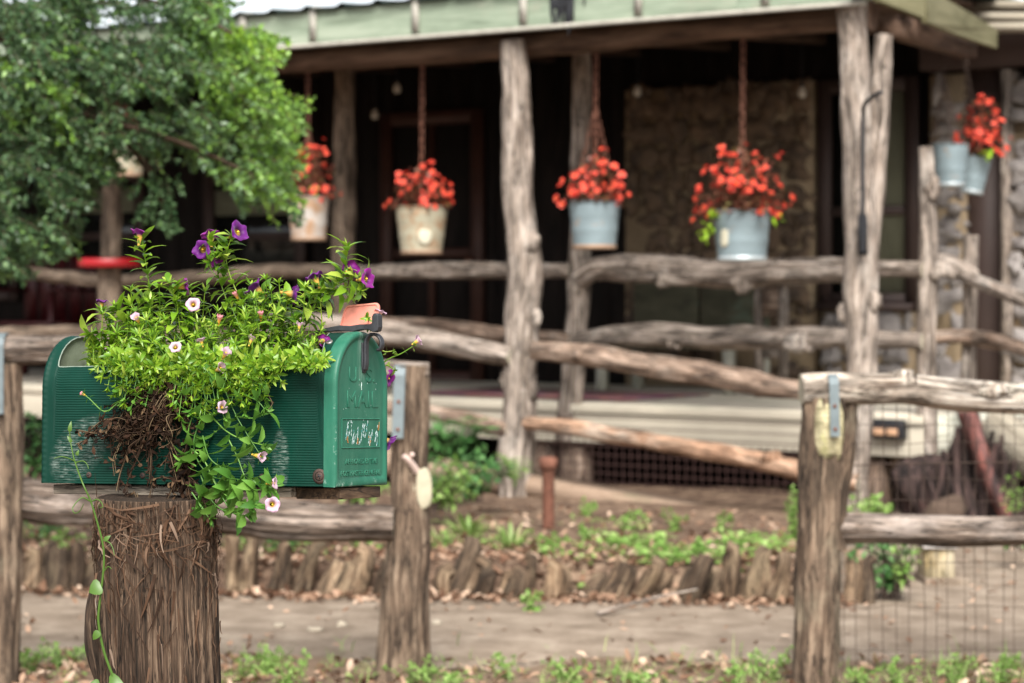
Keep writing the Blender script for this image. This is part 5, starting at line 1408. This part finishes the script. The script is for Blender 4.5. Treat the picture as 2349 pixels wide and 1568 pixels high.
# bark shreds
m_fibre = foliage('stringy_bark', [(0, (.025, .014, .009)), (.45, (.07, .037, .021)), (.85, (.12, .07, .043)), (1, (.22, .16, .12))], .85, .05, None, .15)
mb = MB()
def ribbon(P, w, roll):
    vs = []; fs = []
    for i, p in enumerate(P):
        t = (P[min(i + 1, len(P) - 1)] - P[max(i - 1, 0)]).normalized(); r = Vector((p.x - cx0, p.y - SD, 0)).normalized()
        s = t.cross(r).normalized(); s = (s * math.cos(roll) + r * math.sin(roll))
        ww = w * (1 - .75 * (i / (len(P) - 1)) ** 2)
        vs += [p - s * ww * .5, p + s * ww * .5]
    for i in range(len(P) - 1): fs.append((i * 2, i * 2 + 1, i * 2 + 3, i * 2 + 2))
    mb.add(vs, fs)
for k in range(620):
    a = U(PI * 1.0 - .5, 2 * PI + .5)
    z = zt - (abs(random.gauss(0, .07)) if k < 470 else U(0, .33)); z = max(min(z, zt - .004), zt - .4)
    mess = max(0, 1 - abs((zt - z) - .055) / .085)
    L = U(.015, .055) * (1 if k < 470 else 1.2); sl = random.gauss(0, .25 + 1.3 * mess * (U(0, 1) < .6))
    P = []; lift = U(.0005, .004) + mess * U(0, .008) * (U(0, 1) < .5); lift2 = U(-.001, .004) + mess * U(0, .012) * (U(0, 1) < .4)
    bend = random.gauss(0, .5) * mess
    for i in range(7):
        f = i / 6; zz = z - L * f * math.cos(min(1.4, abs(sl))); aa = a + (L / .085) * f * math.sin(sl) + bend * f * f * L / .085
        r = stump_r(aa, zz) + lift + (lift2 - lift) * f + .003 * math.sin(PI * f) * mess
        if zz > zt - .002: break
        P.append(Vector((cx0 + .006 * (zt - zz) / .27 + r * math.cos(aa), SD + r * math.sin(aa), zz)))
    if len(P) > 2: ribbon(P, U(.0006, .0018) if U(0, 1) < .85 else U(.003, .005), U(-.8, .8))
# spikes at the left rim, loose flakes down the sides
for k in range(46):
    u = random.choice((U(205, 245), U(226, 240), U(494, 512))); v = U(1130, 1560)
    side = -1 if u < 300 else 1
    zz = W(0, v, SD).z; r = .085; p = Vector((cx0 + side * (r + U(-.003, .004)), SD + U(-.03, .01), zz))
    P = [p + Vector((side * U(0, .008) * f * f, 0, U(.4, 1) * .05 * f)) for f in (0, .3, .6, 1)]
    ribbon(P, U(.001, .003), U(0, 1.5))
mb.build('bark_shreds', m_fibre, stump_m)
mb = MB()
P = [W(212, 1350, SD - .01), W(206, 1420, SD - .02), W(212, 1490, SD - .02), W(226, 1560, SD - .02), W(232, 1620, SD - .02)]
tube(mb, spline(P, .008), lambda f: .0095 * math.sin(PI * (.12 + .8 * f)), 10, lump=.4, lfreq=20, ridge=.3)
mb.build('loose_slab', m_bark, stump_m)
# board under the mailbox
mb = MB()
def brd(y0, y1, x0, x1, z0, z1, m): box(mb, x0, x1, y0, y1, z0, z1, MM, m, 'y')
brd(.075, BL - .012, .012, .145, -.0165, -.0025, 0)
mb.build('board', wood('weathered_grey_plank', (.075, .06, .045), (.24, .20, .155), (.40, .35, .28), 110, 4, 0, None, .85, .9, .003), stump, bevel=.001)
mb = MB(); box(mb, .025, .15, .0, .073, -.019, -.003, MM, 0, 'x'); mb.build('board_end', wood('darker_end_plank', (.02, .012, .008), (.075, .045, .027), (.15, .10, .06), 90, 5, 0, None, .7, .9, .003), stump, bevel=.001)  # end piece in a darker brown than the main board
# ------------------------------------------------------------------ flowers growing out of the mailbox
def dn(u):
    """depth of the near flank of the mailbox at column u"""
    T = (u - CX) / F
    y = (C0.x - C0.y * T) / (-Y.x + Y.y * T)
    return C0.y + Y.y * max(-.02, min(y, BL + .03))
def PW(u, v, off=0.0): return W(u, v, dn(u) + off)
m_leaf = foliage('bright_petunia_leaf', [(0, (.07, .17, .012)), (.35, (.15, .30, .018)), (.75, (.24, .40, .025)), (1, (.40, .50, .08))], .36, .4, None, .5)
m_leafd = foliage('trailing_petunia_leaf', [(0, (.05, .15, .02)), (.5, (.105, .26, .035)), (1, (.18, .36, .06))], .42, .32, None, .5)
def petal(name, edge, mid, throat, deep):
    m, nt, b, o = newmat(name)
    a = nd(nt, 'ShaderNodeAttribute', attribute_name='lc'); sp = nt.nodes.new('ShaderNodeSeparateXYZ'); nt.links.new(a.outputs['Vector'], sp.inputs[0])
    c = ramp(nt, sp.outputs[2], [(0, throat), (.30, throat), (.42, deep), (.62, mid), (1, edge)])
    vein = mth(nt, 'MULTIPLY', ramp(nt, mth(nt, 'ABSOLUTE', mth(nt, 'SINE', mth(nt, 'MULTIPLY', sp.outputs[0], 10))), [(.0, 1.0), (.25, 0.0)]), .35)
    c = mix(nt, vein, c, deep)
    nt.links.new(c, b.inputs[0]); b.inputs['Roughness'].default_value = .55; b.inputs['Specular IOR Level'].default_value = .3
    b.inputs['Sheen Weight'].default_value = .2
    t = nt.nodes.new('ShaderNodeBsdfTranslucent'); nt.links.new(c, t.inputs[0])
    ms = nt.nodes.new('ShaderNodeMixShader'); ms.inputs[0].default_value = .3
    nt.links.new(b.outputs[0], ms.inputs[1]); nt.links.new(t.outputs[0], ms.inputs[2]); nt.links.new(ms.outputs[0], o.inputs[0])
    return m
m_pur = petal('purple_petal', (.13, .004, .17), (.105, .003, .15), (.55, .33, .05), (.05, .002, .06))
m_vio = petal('bright_violet_petal', (.24, .008, .22), (.20, .006, .19), (.6, .35, .05), (.09, .003, .1))
m_pin = petal('pale_pink_petal', (.58, .36, .50), (.62, .44, .54), (.62, .42, .04), (.56, .34, .38))
m_bud = petal('rose_bud_petal', (.66, .25, .34), (.66, .28, .3), (.75, .42, .04), (.7, .3, .2))
m_cal = foliage('calyx', [(0, (.08, .2, .03)), (1, (.16, .32, .05))], .5, .3)
def trumpet(seed, mat, openness=1.0, back=0.0):
    r = random.Random(seed); mb = MB(); seg = 45; vs = []; lcs = []; fs = []
    prof_ = [(.0016, -.017), (.0022, -.012), (.0032, -.007), (.0042, -.003), (.0056, .0), (.0078, .0018), (.0100, .0026), (.0118, .0028), (.0128, .0022)]
    ph = r.uniform(0, 6)
    for i, (rr, z) in enumerate(prof_):
        f = i / (len(prof_) - 1)
        for k in range(seg):
            a = 2 * PI * k / seg; lob = abs(math.cos(2.5 * a))
            g = max(0, (f - .45) / .55)
            q = rr * (1 + (openness - 1) * g) * (1 + g * g * (.16 * (lob ** .7) - .12) + .03 * g * math.sin(3 * a + ph))
            zz = z + g * g * (.0016 * math.sin(5 * a + 1 + ph) + .0012 * math.sin(2 * a + ph) + .0008 * math.sin(9 * a)) - back * g * g * .004 + (1 - openness) * g * .007
            vs.append(Vector((q * math.cos(a), q * math.sin(a), zz))); lcs.append(Vector((a, 0, f)))
    for i in range(len(prof_) - 1):
        for k in range(seg):
            a, b = i * seg + k, i * seg + (k + 1) % seg; fs.append((a, b, b + seg, a + seg))
    mb.add(vs, fs, lcs)
    for k in range(5):
        a = k * 2 * PI / 5; leaf(mb, Vector((0, 0, -.0175)), Vector((math.cos(a) * .45, math.sin(a) * .45, 1)), Vector((math.cos(a), math.sin(a), 0)), .011, .0026, -.15, .2, m=1)
    rock(mb, (0, 0, -.0008), .0014, .0014, .0016, seg=6, rings=4, m=2)
    o = mb.build('flower', [mat, m_cal, m_stam]); me = o.data; bpy.data.objects.remove(o); return me
m_stam = plain('yellow_stamen', (.8, .55, .04), .6, .2, 90, 0, .2, 0)
T_PUR = [trumpet(1, m_pur), trumpet(2, m_pur, .92, .5)]
T_VIO = [trumpet(3, m_vio), trumpet(4, m_vio, .95, .6)]
T_PIN = [trumpet(5, m_pin), trumpet(6, m_pin, .95, .4), trumpet(7, m_pin, .7)]
T_BUD = [trumpet(8, m_bud, .42), trumpet(9, m_bud, .55)]

pur = thing('petunia_plant', 'purple-flowered petunia with tall upright leafy stems growing out of the green mailbox', 'flowering plant', MM @ Vector((.09, .30, .16)), 'petunias planted in the mailbox')
pin = thing('petunia_plant', 'pale pink petunia trailing over the side of the green mailbox', 'flowering plant', MM @ Vector((.04, .22, .16)), 'petunias planted in the mailbox')
dead = thing('dried_plant', 'tangle of dead brown stems and leaves hanging down the mailbox side', 'dead plant', MM @ Vector((.0, .29, .17)))
us, ul, ps, pl_ = MB(), MB(), MB(), MB()
def hero(ms, ml, pts, LL=.026, LW=.0066, gap=.0075, r=.0012, curl=.5, **k):
    return shoot(ms, ml, [PW(*p) for p in pts], r, LL, LW, gap, curl=curl, **k)
# tall shoots of the purple plant, left to right
for pts in ([(356, 800, .06), (350, 720, .06), (340, 640, .06), (326, 552, .055)],
            [(548, 780, .07), (520, 690, .07), (500, 630, .07), (488, 565, .068)],
            [(600, 790, .05), (552, 690, .05), (527, 630, .05), (518, 585, .05), (532, 545, .045)],
            [(518, 595, .05), (500, 585, .045), (480, 600, .04)],
            [(516, 598, .055), (500, 575, .06), (486, 556, .06)],
            [(690, 780, .09), (720, 700, .10), (765, 662, .10), (790, 620, .10), (797, 568, .10)],
            [(740, 690, .10), (790, 660, .10), (826, 668, .09)], [(780, 650, .10), (812, 636, .1), (826, 640, .1)],
            [(690, 740, .08), (710, 690, .08), (722, 655, .08)], [(760, 668, .1), (735, 665, .1), (712, 668, .1)],
            [(400, 790, .04), (405, 720, .04), (392, 660, .035), (388, 648, .03)], [(420, 760, .05), (415, 700, .05), (412, 662, .05)],
            [(450, 800, .07), (440, 740, .07), (425, 668, .06)],
            [(600, 800, .05), (612, 730, .05), (600, 675, .04)], [(640, 800, .06), (650, 730, .06), (660, 690, .05)], [(560, 800, .09), (570, 720, .09), (578, 690, .09)],
            [(280, 830, .04), (255, 770, .04), (236, 715, .03)], [(300, 830, .05), (290, 750, .05), (268, 712, .05)], [(262, 800, .04), (235, 770, .035), (205, 765, .03)],
            [(330, 820, .05), (318, 740, .05), (300, 700, .05)], [(320, 830, .1), (300, 740, .1), (330, 690, .1)]):
    hero(us, ul, pts, .036, .0125, gap=.0055, taper=False, pairs=.95)
# the dense mound
def outline(u):
    xs_ = [(190, 790), (215, 745), (245, 725), (290, 705), (340, 690), (420, 690), (470, 700), (540, 675), (610, 670), (670, 685), (720, 705), (745, 762), (760, 800)]
    for (a, b), (c, d) in zip(xs_, xs_[1:]):
        if a <= u <= c: return b + (d - b) * (u - a) / (c - a)
    return 800
for k in range(285):
    u = U(215, 742); off = U(.0, .14) if u < 630 else U(.035, .14); o1 = off + U(-.05, .03)
    u1 = max(212, min(746, u + random.gauss(0, 38))); v1 = outline(u1) + (30 if k % 6 else 0) + abs(random.gauss(0, 1)) * 58 + 8; v1 = min(v1, 848 if u1 < 630 else 822)
    ms, ml = (us, ul) if k % 5 < 3 else (ps, pl_)
    shoot(ms, ml, [PW(u, 858, off), PW((u + u1) / 2 + U(-14, 14), (845 + v1) / 2 + U(-10, 10), (off + o1) / 2), PW(u1, v1, o1)], .0009, U(.021, .034), U(.0055, .0085), U(.006, .009), curl=.5)
# single sprigs standing clear of the mound
for (u, v) in ((235, 720), (262, 700), (300, 668), (345, 690), (365, 660), (440, 680), (470, 668), (545, 700), (575, 655), (622, 668), (640, 648), (668, 690), (700, 660), (735, 690), (405, 690), (610, 640)):
    off = U(.02, .1); b = U(-28, 28)
    hero(us, ul, [(u + b, 830, off), (u + b * .4, (v + 830) / 2, off), (u, v, off - .01)], U(.026, .034), U(.0075, .0095), .0065)
# shoots that lean over the near rim
for k in range(165):
    u = U(260, 630) if k < 145 else U(600, 720); hang = U(0, 1) ** 1.4 * ((50 if u < 625 else 4) + 85 * math.exp(-((u - 470) / 95) ** 2) + 45 * math.exp(-((u - 300) / 40) ** 2))
    u1 = u + U(-30, 45); v1 = 836 + hang
    shoot(ps, pl_, [PW(u, 850, .03), PW(u + U(-8, 8), 815, U(-.004, .02)), PW((u + u1) / 2, 835 + hang * .35, -.022), PW(u1, v1, -.03 + U(-.012, .012))], .0009, U(.020, .032), U(.006, .0095), U(.007, .010), curl=.5)
dk = MB()
trail = [([(520, 840, .0), (560, 868, -.03), (604, 885, -.035)], .026, .007), ([(555, 850, .0), (590, 870, -.02), (597, 905, -.02), (592, 950, -.02)], .016, .005),
         ([(500, 850, .0), (520, 905, -.025), (545, 960, -.03), (575, 1010, -.035), (598, 1045, -.04)], .033, .011), ([(540, 955, -.03), (580, 960, -.03), (612, 945, -.03)], .03, .009),
         ([(450, 930, -.02), (432, 990, -.025), (438, 1030, -.025)], .036, .0125), ([(470, 940, -.02), (445, 1010, -.03), (455, 1060, -.03), (490, 1095, -.03), (545, 1100, -.035), (590, 1112, -.04), (625, 1110, -.05)], .032, .012),
         ([(480, 950, -.02), (520, 990, -.03), (560, 1010, -.03), (606, 1022, -.035)], .032, .011), ([(440, 1030, -.03), (470, 1060, -.03), (500, 1120, -.035), (545, 1150, -.04), (610, 1160, -.05)], .032, .0125),
         ([(460, 1090, -.03), (480, 1140, -.035), (510, 1170, -.04), (570, 1185, -.045)], .031, .0125), ([(450, 1070, -.03), (430, 1060, -.03), (416, 1062, -.03)], .036, .0125),
         ([(470, 1110, -.03), (455, 1150, -.04), (480, 1190, -.04)], .03, .0125), ([(500, 1130, -.035), (540, 1120, -.04), (590, 1125, -.045), (612, 1118, -.05)], .028, .01),
         ([(520, 1000, -.03), (545, 1050, -.035), (560, 1090, -.04), (575, 1100, -.04)], .026, .008), ([(560, 905, -.03), (590, 920, -.035), (606, 938, -.035)], .03, .009),
         ([(490, 1100, -.03), (530, 1170, -.04), (575, 1160, -.05)], .03, .0115), ([(465, 1000, -.03), (480, 1050, -.03), (510, 1075, -.03)], .034, .0125), ([(440, 1130, -.035), (470, 1175, -.04), (455, 1170, -.04)], .026, .011)]
for pts in ([(345, 848, .0), (322, 890, -.02), (300, 935, -.03)], [(320, 845, .0), (300, 880, -.02), (285, 915, -.03)], [(365, 850, .0), (345, 890, -.025), (335, 925, -.03)], [(300, 840, .0), (282, 865, -.02), (272, 900, -.025)],
            [(470, 850, .0), (450, 900, -.025), (436, 950, -.03)], [(540, 850, .0), (548, 900, -.025), (560, 950, -.03)], [(590, 845, .0), (600, 880, -.02), (612, 915, -.03)], [(500, 855, .0), (500, 910, -.03), (515, 960, -.035)], [(430, 850, .0), (420, 890, -.025), (405, 920, -.03)]):
    hero(ps, dk, pts, .026, .009, .0075, .0012, taper=False)
for pts, L, w in trail: hero(ps, dk, pts, L * 1.02, w * 1.2, .0115, .0012, taper=False)
for pts in ([(300, 900, -.01), (270, 925, -.02), (240, 945, -.03), (205, 915, -.035), (192, 905, -.035)], [(320, 880, -.0), (300, 910, -.02), (278, 925, -.03)]):
    hero(ps, dk, pts, .018, .005, .010)
for pts in ([(862, 850, .17), (890, 825, .17), (920, 812, .17), (952, 792, .17)], [(870, 850, .17), (888, 838, .17), (905, 850, .16)], [(866, 800, .18), (885, 808, .18), (902, 806, .18)], [(850, 760, .14), (845, 735, .10), (842, 728, .06)]):
    hero(us, ul, pts, .017, .006, .0085)
us.build('stems', m_leaf, pur); ul.build('leaves', m_leaf, pur)
ps.build('stems', m_leafd, pin); pl_.build('leaves', m_leaf, pin); dk.build('trailing_leaves', m_leafd, pin)
def fl(par, meshes, u, v, off, d, s=1.0, lab=None):
    o = inst('flower', random.choice(meshes), par, aim(d, U(0, 6), PW(u, v, off), s))
    if lab: o['label'] = lab
    p = PW(u, v, off) - Vector(d).normalized() * .016 * s
    return p
# purple: pixel, depth behind the near side, the way it looks
for (u, v, off, d, s, M_) in ((322, 536, .05, (.1, .25, 1), 1.15, T_VIO), (482, 541, .07, (-.2, .5, .9), 1.2, T_VIO), (547, 532, .04, (.62, -.55, .35), 1.25, T_PUR), (464, 573, .03, (-.35, -1, .1), 1.1, T_PUR), (489, 592, .06, (.2, .8, -.5), 1.15, T_VIO),
        (428, 658, .045, (.95, .1, .1), 1.05, T_VIO), (586, 660, .04, (-.75, .15, .65), 1.3, T_PUR), (675, 676, .05, (.9, .25, -.15), 1.25, T_PUR), (722, 636, .08, (-.4, .3, .9), 1.15, T_PUR), (804, 619, .105, (.3, .8, .2), 1.1, T_VIO), (842, 640, .09, (.75, -.5, .1), 1.15, T_VIO),
        (234, 692, .03, (.1, .1, 1), .8, T_PUR), (743, 782, .05, (.4, .8, .1), .8, T_VIO), (893, 869, .17, (.75, -.3, -.25), 1.15, T_VIO), (893, 1015, .16, (.7, .2, -.5), 1.1, T_PUR)):
    fl(pur, M_, u, v, off, d, s)
for (u, v, off, d, s, M_) in ((312, 729, .03, (-.25, -.6, .6), 1.0, T_PIN), (443, 699, .03, (.05, -.95, .3), 1.1, T_PIN), (402, 797, .0, (.0, -.8, .55), .95, T_PIN), (519, 809, .0, (.45, -.5, .7), 1.05, T_PIN), (507, 845, -.03, (.6, -.6, .3), 1.15, T_PIN), (461, 781, .03, (-.3, .2, .9), .8, T_PIN), (577, 778, .03, (.2, .3, .6), .9, T_PIN),
        (510, 935, -.045, (.65, -.65, .1), .95, T_PIN), (598, 1048, -.05, (.85, -.5, -.15), 1.15, T_PIN), (630, 1109, -.055, (.9, -.2, .1), .95, T_PIN), (625, 1158, -.06, (.25, -1, .05), 1.15, T_PIN), (873, 716, .10, (.35, .1, .9), .95, T_PIN), (960, 782, .17, (.75, .3, .45), .9, T_PIN), (687, 746, .05, (.1, .2, .8), .7, T_PIN),
        (504, 730, .02, (.2, -.3, .9), .85, T_BUD), (541, 676, .045, (-.35, -.3, .9), .85, T_BUD), (598, 721, .03, (.0, -.3, .9), .8, T_BUD), (189, 904, -.036, (-.9, 0, .5), .55, T_BUD)):
    fl(pin, M_, u, v, off - (.04 if off >= 0 and 690 < v < 860 and 240 < u < 700 else 0), d, s * .8)
# dead growth
m_dead = foliage('withered_leaf', [(0, (.007, .004, .003)), (.45, (.024, .012, .007)), (.85, (.06, .03, .017)), (1, (.13, .085, .045))], .9, .08, None, .15)
m_dstem = foliage('withered_stem', [(0, (.012, .007, .004)), (.7, (.042, .024, .014)), (1, (.16, .115, .065))], .9, 0, None, .15)
ds, dl = MB(), MB()
def withered(P, nleaf, s=1.0):
    tube(ds, P, lambda f: .0007 * (1.25 - .6 * f), 4, caps=False)
    for k in range(nleaf):
        p = random.choice(P)
        leaf(dl, p, rdir() + Vector((0, 0, -.7)), rdir(), U(.006, .016) * s, U(.003, .007) * s, U(-1.2, 1.2), U(-.6, 1.4))
for k in range(150):
    q = U(0, 1); u0 = 400 + random.gauss(0, 26); v0 = 855 + U(0, 60)
    u1 = 335 + random.gauss(0, 44); v1 = 970 + random.gauss(0, 40)
    if k > 95: u0, v0, u1, v1 = 350 + random.gauss(0, 30), 930 + U(-30, 40), 285 + random.gauss(0, 40), 1005 + random.gauss(0, 28)
    a, b = PW(u0, v0, -.006), PW(u1, v1, -.012 - abs(random.gauss(0, .012)))
    P = spline([a, a.lerp(b, .2) + rdir() * .014, a.lerp(b, .4) + rdir() * .018, a.lerp(b, .6) + rdir() * .018, a.lerp(b, .8) + rdir() * .016, b, b + Vector((U(-.016, .016), U(-.01, .01), -U(-.01, .02)))], .004)
    withered(P, random.randint(4, 9), 1.0)
strands = [[(280, 1000), (262, 1050), (262, 1090)], [(352, 1000), (345, 1040), (343, 1085)], [(330, 1010), (298, 1090), (290, 1130), (300, 1160)], [(310, 1000), (278, 1080), (268, 1130)], [(400, 980), (392, 1030), (398, 1085), (405, 1108)], [(380, 985), (400, 1040), (415, 1085), (425, 1110)], [(345, 1020), (349, 1060), (341, 1110)], [(420, 960), (432, 985), (430, 1020)], [(265, 960), (225, 985), (200, 1010), (175, 1022)], [(270, 975), (240, 990), (215, 995), (180, 990)], [(290, 960), (240, 965), (190, 1000)],
           [(430, 1010), (420, 1060), (412, 1090), (400, 1130), (412, 1160)], [(425, 1060), (436, 1100), (430, 1130), (436, 1150)], [(430, 960), (452, 985), (432, 1000)], [(415, 1100), (370, 1095), (355, 1110), (340, 1160)], [(405, 1110), (380, 1150), (370, 1170)], [(600, 850), (602, 885), (612, 905), (622, 930), (612, 945)], [(575, 860), (566, 880), (572, 900)], [(540, 880), (520, 905), (545, 925)], [(430, 1090), (455, 1120), (470, 1150), (480, 1190)], [(310, 1130), (318, 1165), (306, 1190)], [(430, 1120), (440, 1170), (455, 1215)]]
for s in strands:
    for k in range(3 if s[0][0] < 480 else 1):
        P = spline([PW(u + U(-5, 5), v + U(-4, 4), -.02 + (i * -.003) - (.012 if v > 1110 else 0) + U(-.004, .004)) for i, (u, v) in enumerate(s)], .004)
        withered(P, int(len(P) * .4), .8)
for k in range(260):
    u, v = (420 + random.gauss(0, 16), 1070 + random.gauss(0, 26)) if k < 120 else (340 + random.gauss(0, 42), 975 + random.gauss(0, 36))
    leaf(dl, PW(u, v, -.016 + U(-.012, .008)), rdir() + Vector((0, 0, -.5)), rdir(), U(.007, .016), U(.004, .008), U(-1.2, 1.2), U(-.5, 1.5))
ds.build('stems', m_dstem, dead); dl.build('leaves', m_dead, dead)
# dead stems lying among the living on top
# ------------------------------------------------------------------ creeper in front of the stump
vine = thing('vine', 'thin green tendril vine climbing up beside the stump and across the mailbox end', 'vine', W(262, 1610, 3.42))
m_vine = foliage('vine_green', [(0, (.05, .11, .015)), (1, (.08, .16, .022))], .4, .2)
VD = 3.44
mb = MB(); tube(mb, spline([W(290, 1640, VD), W(268, 1575, VD), W(240, 1500, VD), (W(226, 1430, VD)), W(229, 1380, VD), W(238, 1300, VD), W(236, 1250, VD), W(222, 1195, VD), W(208, 1150, VD), W(190, 1110, VD), W(172, 1060, VD + .03), W(163, 1020, VD + .05), W(159, 985, VD + .05)], .006), lambda f: .0018 * (1.25 - .75 * f), 8)
mb.build('stem', m_vine, vine)
for pts in ([(171, 1058), (158, 1052), (140, 1048), (124, 1052)], [(173, 1062), (190, 1058), (200, 1066), (203, 1076)], [(206, 1150), (190, 1142), (176, 1152), (166, 1168), (172, 1178), (184, 1172), (192, 1156)], [(208, 1152), (222, 1146), (232, 1152), (236, 1164), (228, 1166), (226, 1158)], [(237, 1240), (252, 1246), (260, 1262), (262, 1275)], [(238, 1312), (248, 1300), (256, 1306)]):
    mb = MB(); tube(mb, spline([W(u, v, VD + (.03 if v < 1100 else 0) - .004 * i) for i, (u, v) in enumerate(pts)], .003), lambda f: .0009 * (1.2 - .6 * f), 6); mb.build('tendril', m_vine, vine)
HEART = ((0, .55), (.12, .95), (.35, 1), (.7, .62), (1, 0))
for (u, v, d, L, w) in ((232, 1345, (-.95, -.35, -.35), .021, .024), (228, 1450, (-.8, -.3, -.8), .016, .012), (240, 1240, (.6, -.3, .6), .012, .007), (160, 990, (.1, -.2, 1), .016, .006), (164, 1015, (-.5, -.3, .9), .012, .005), (250, 1565, (.9, -.4, .1), .022, .024), (228, 1575, (-.9, -.4, .1), .018, .02), (176, 1045, (.3, -.3, .9), .009, .005)):
    mb = MB(); leaf(mb, W(u, v, VD - .002), d, (0, -.9, .4), L, w, .35, .2, shape=HEART); mb.build('leaf', m_vine, vine)

# ------------------------------------------------------------------ trees beyond the roof (only their tops would show)
# ------------------------------------------------------------------ light, sky, camera
SUN_EL, SUN_AZ = math.radians(46), math.radians(178)      # azimuth clockwise from +Y
sun = bpy.data.lights.new('sun', 'SUN'); sun.energy = 1.5; sun.angle = math.radians(32); sun.color = (1, .96, .9)
so = bpy.data.objects.new('sun', sun); col.objects.link(so)
sd = Vector((math.sin(SUN_AZ) * math.cos(SUN_EL), math.cos(SUN_AZ) * math.cos(SUN_EL), math.sin(SUN_EL)))
so.rotation_euler = sd.to_track_quat('Z', 'Y').to_euler(); so.location = sd * 30
w = bpy.data.worlds.new('World'); sc.world = w; w.use_nodes = True
nt = w.node_tree; nt.nodes.clear()
sky = nt.nodes.new('ShaderNodeTexSky'); sky.sky_type = 'NISHITA'; sky.sun_disc = False
sky.sun_elevation = SUN_EL; sky.sun_rotation = SUN_AZ; sky.air_density = 1.0; sky.dust_density = 2.0; sky.ozone_density = 1.0
hs = nt.nodes.new('ShaderNodeHueSaturation'); hs.inputs['Saturation'].default_value = .30
bg = nt.nodes.new('ShaderNodeBackground'); bg.inputs[1].default_value = .05
ow = nt.nodes.new('ShaderNodeOutputWorld')
nt.links.new(sky.outputs[0], hs.inputs['Color']); nt.links.new(hs.outputs[0], bg.inputs[0]); nt.links.new(bg.outputs[0], ow.inputs[0])
cd = bpy.data.cameras.new('camera'); co = bpy.data.objects.new('camera', cd); col.objects.link(co)
co.location = (0, 0, CH); co.rotation_euler = (PI / 2, 0, 0)
cd.lens = 85; cd.sensor_width = 36; cd.shift_y = -(784 - HZ) / 2349
cd.clip_start = .05; cd.clip_end = 2000
cd.dof.use_dof = True; cd.dof.focus_distance = 3.5; cd.dof.aperture_fstop = 6.8; cd.dof.aperture_blades = 9
sc.camera = co
sc.view_settings.view_transform = 'Standard'; sc.view_settings.look = 'None'
sc.view_settings.exposure = 2.35; sc.view_settings.gamma = 1; sc.view_settings.use_curve_mapping = False
sc.render.engine = 'CYCLES'
cy = sc.cycles
cy.max_bounces = 7; cy.diffuse_bounces = 4; cy.glossy_bounces = 3; cy.transmission_bounces = 4; cy.transparent_max_bounces = 6
cy.use_adaptive_sampling = False
cy.sample_clamp_indirect = 6
try: cy.use_denoising = True; cy.denoiser = 'OPENIMAGEDENOISE'
except Exception: pass
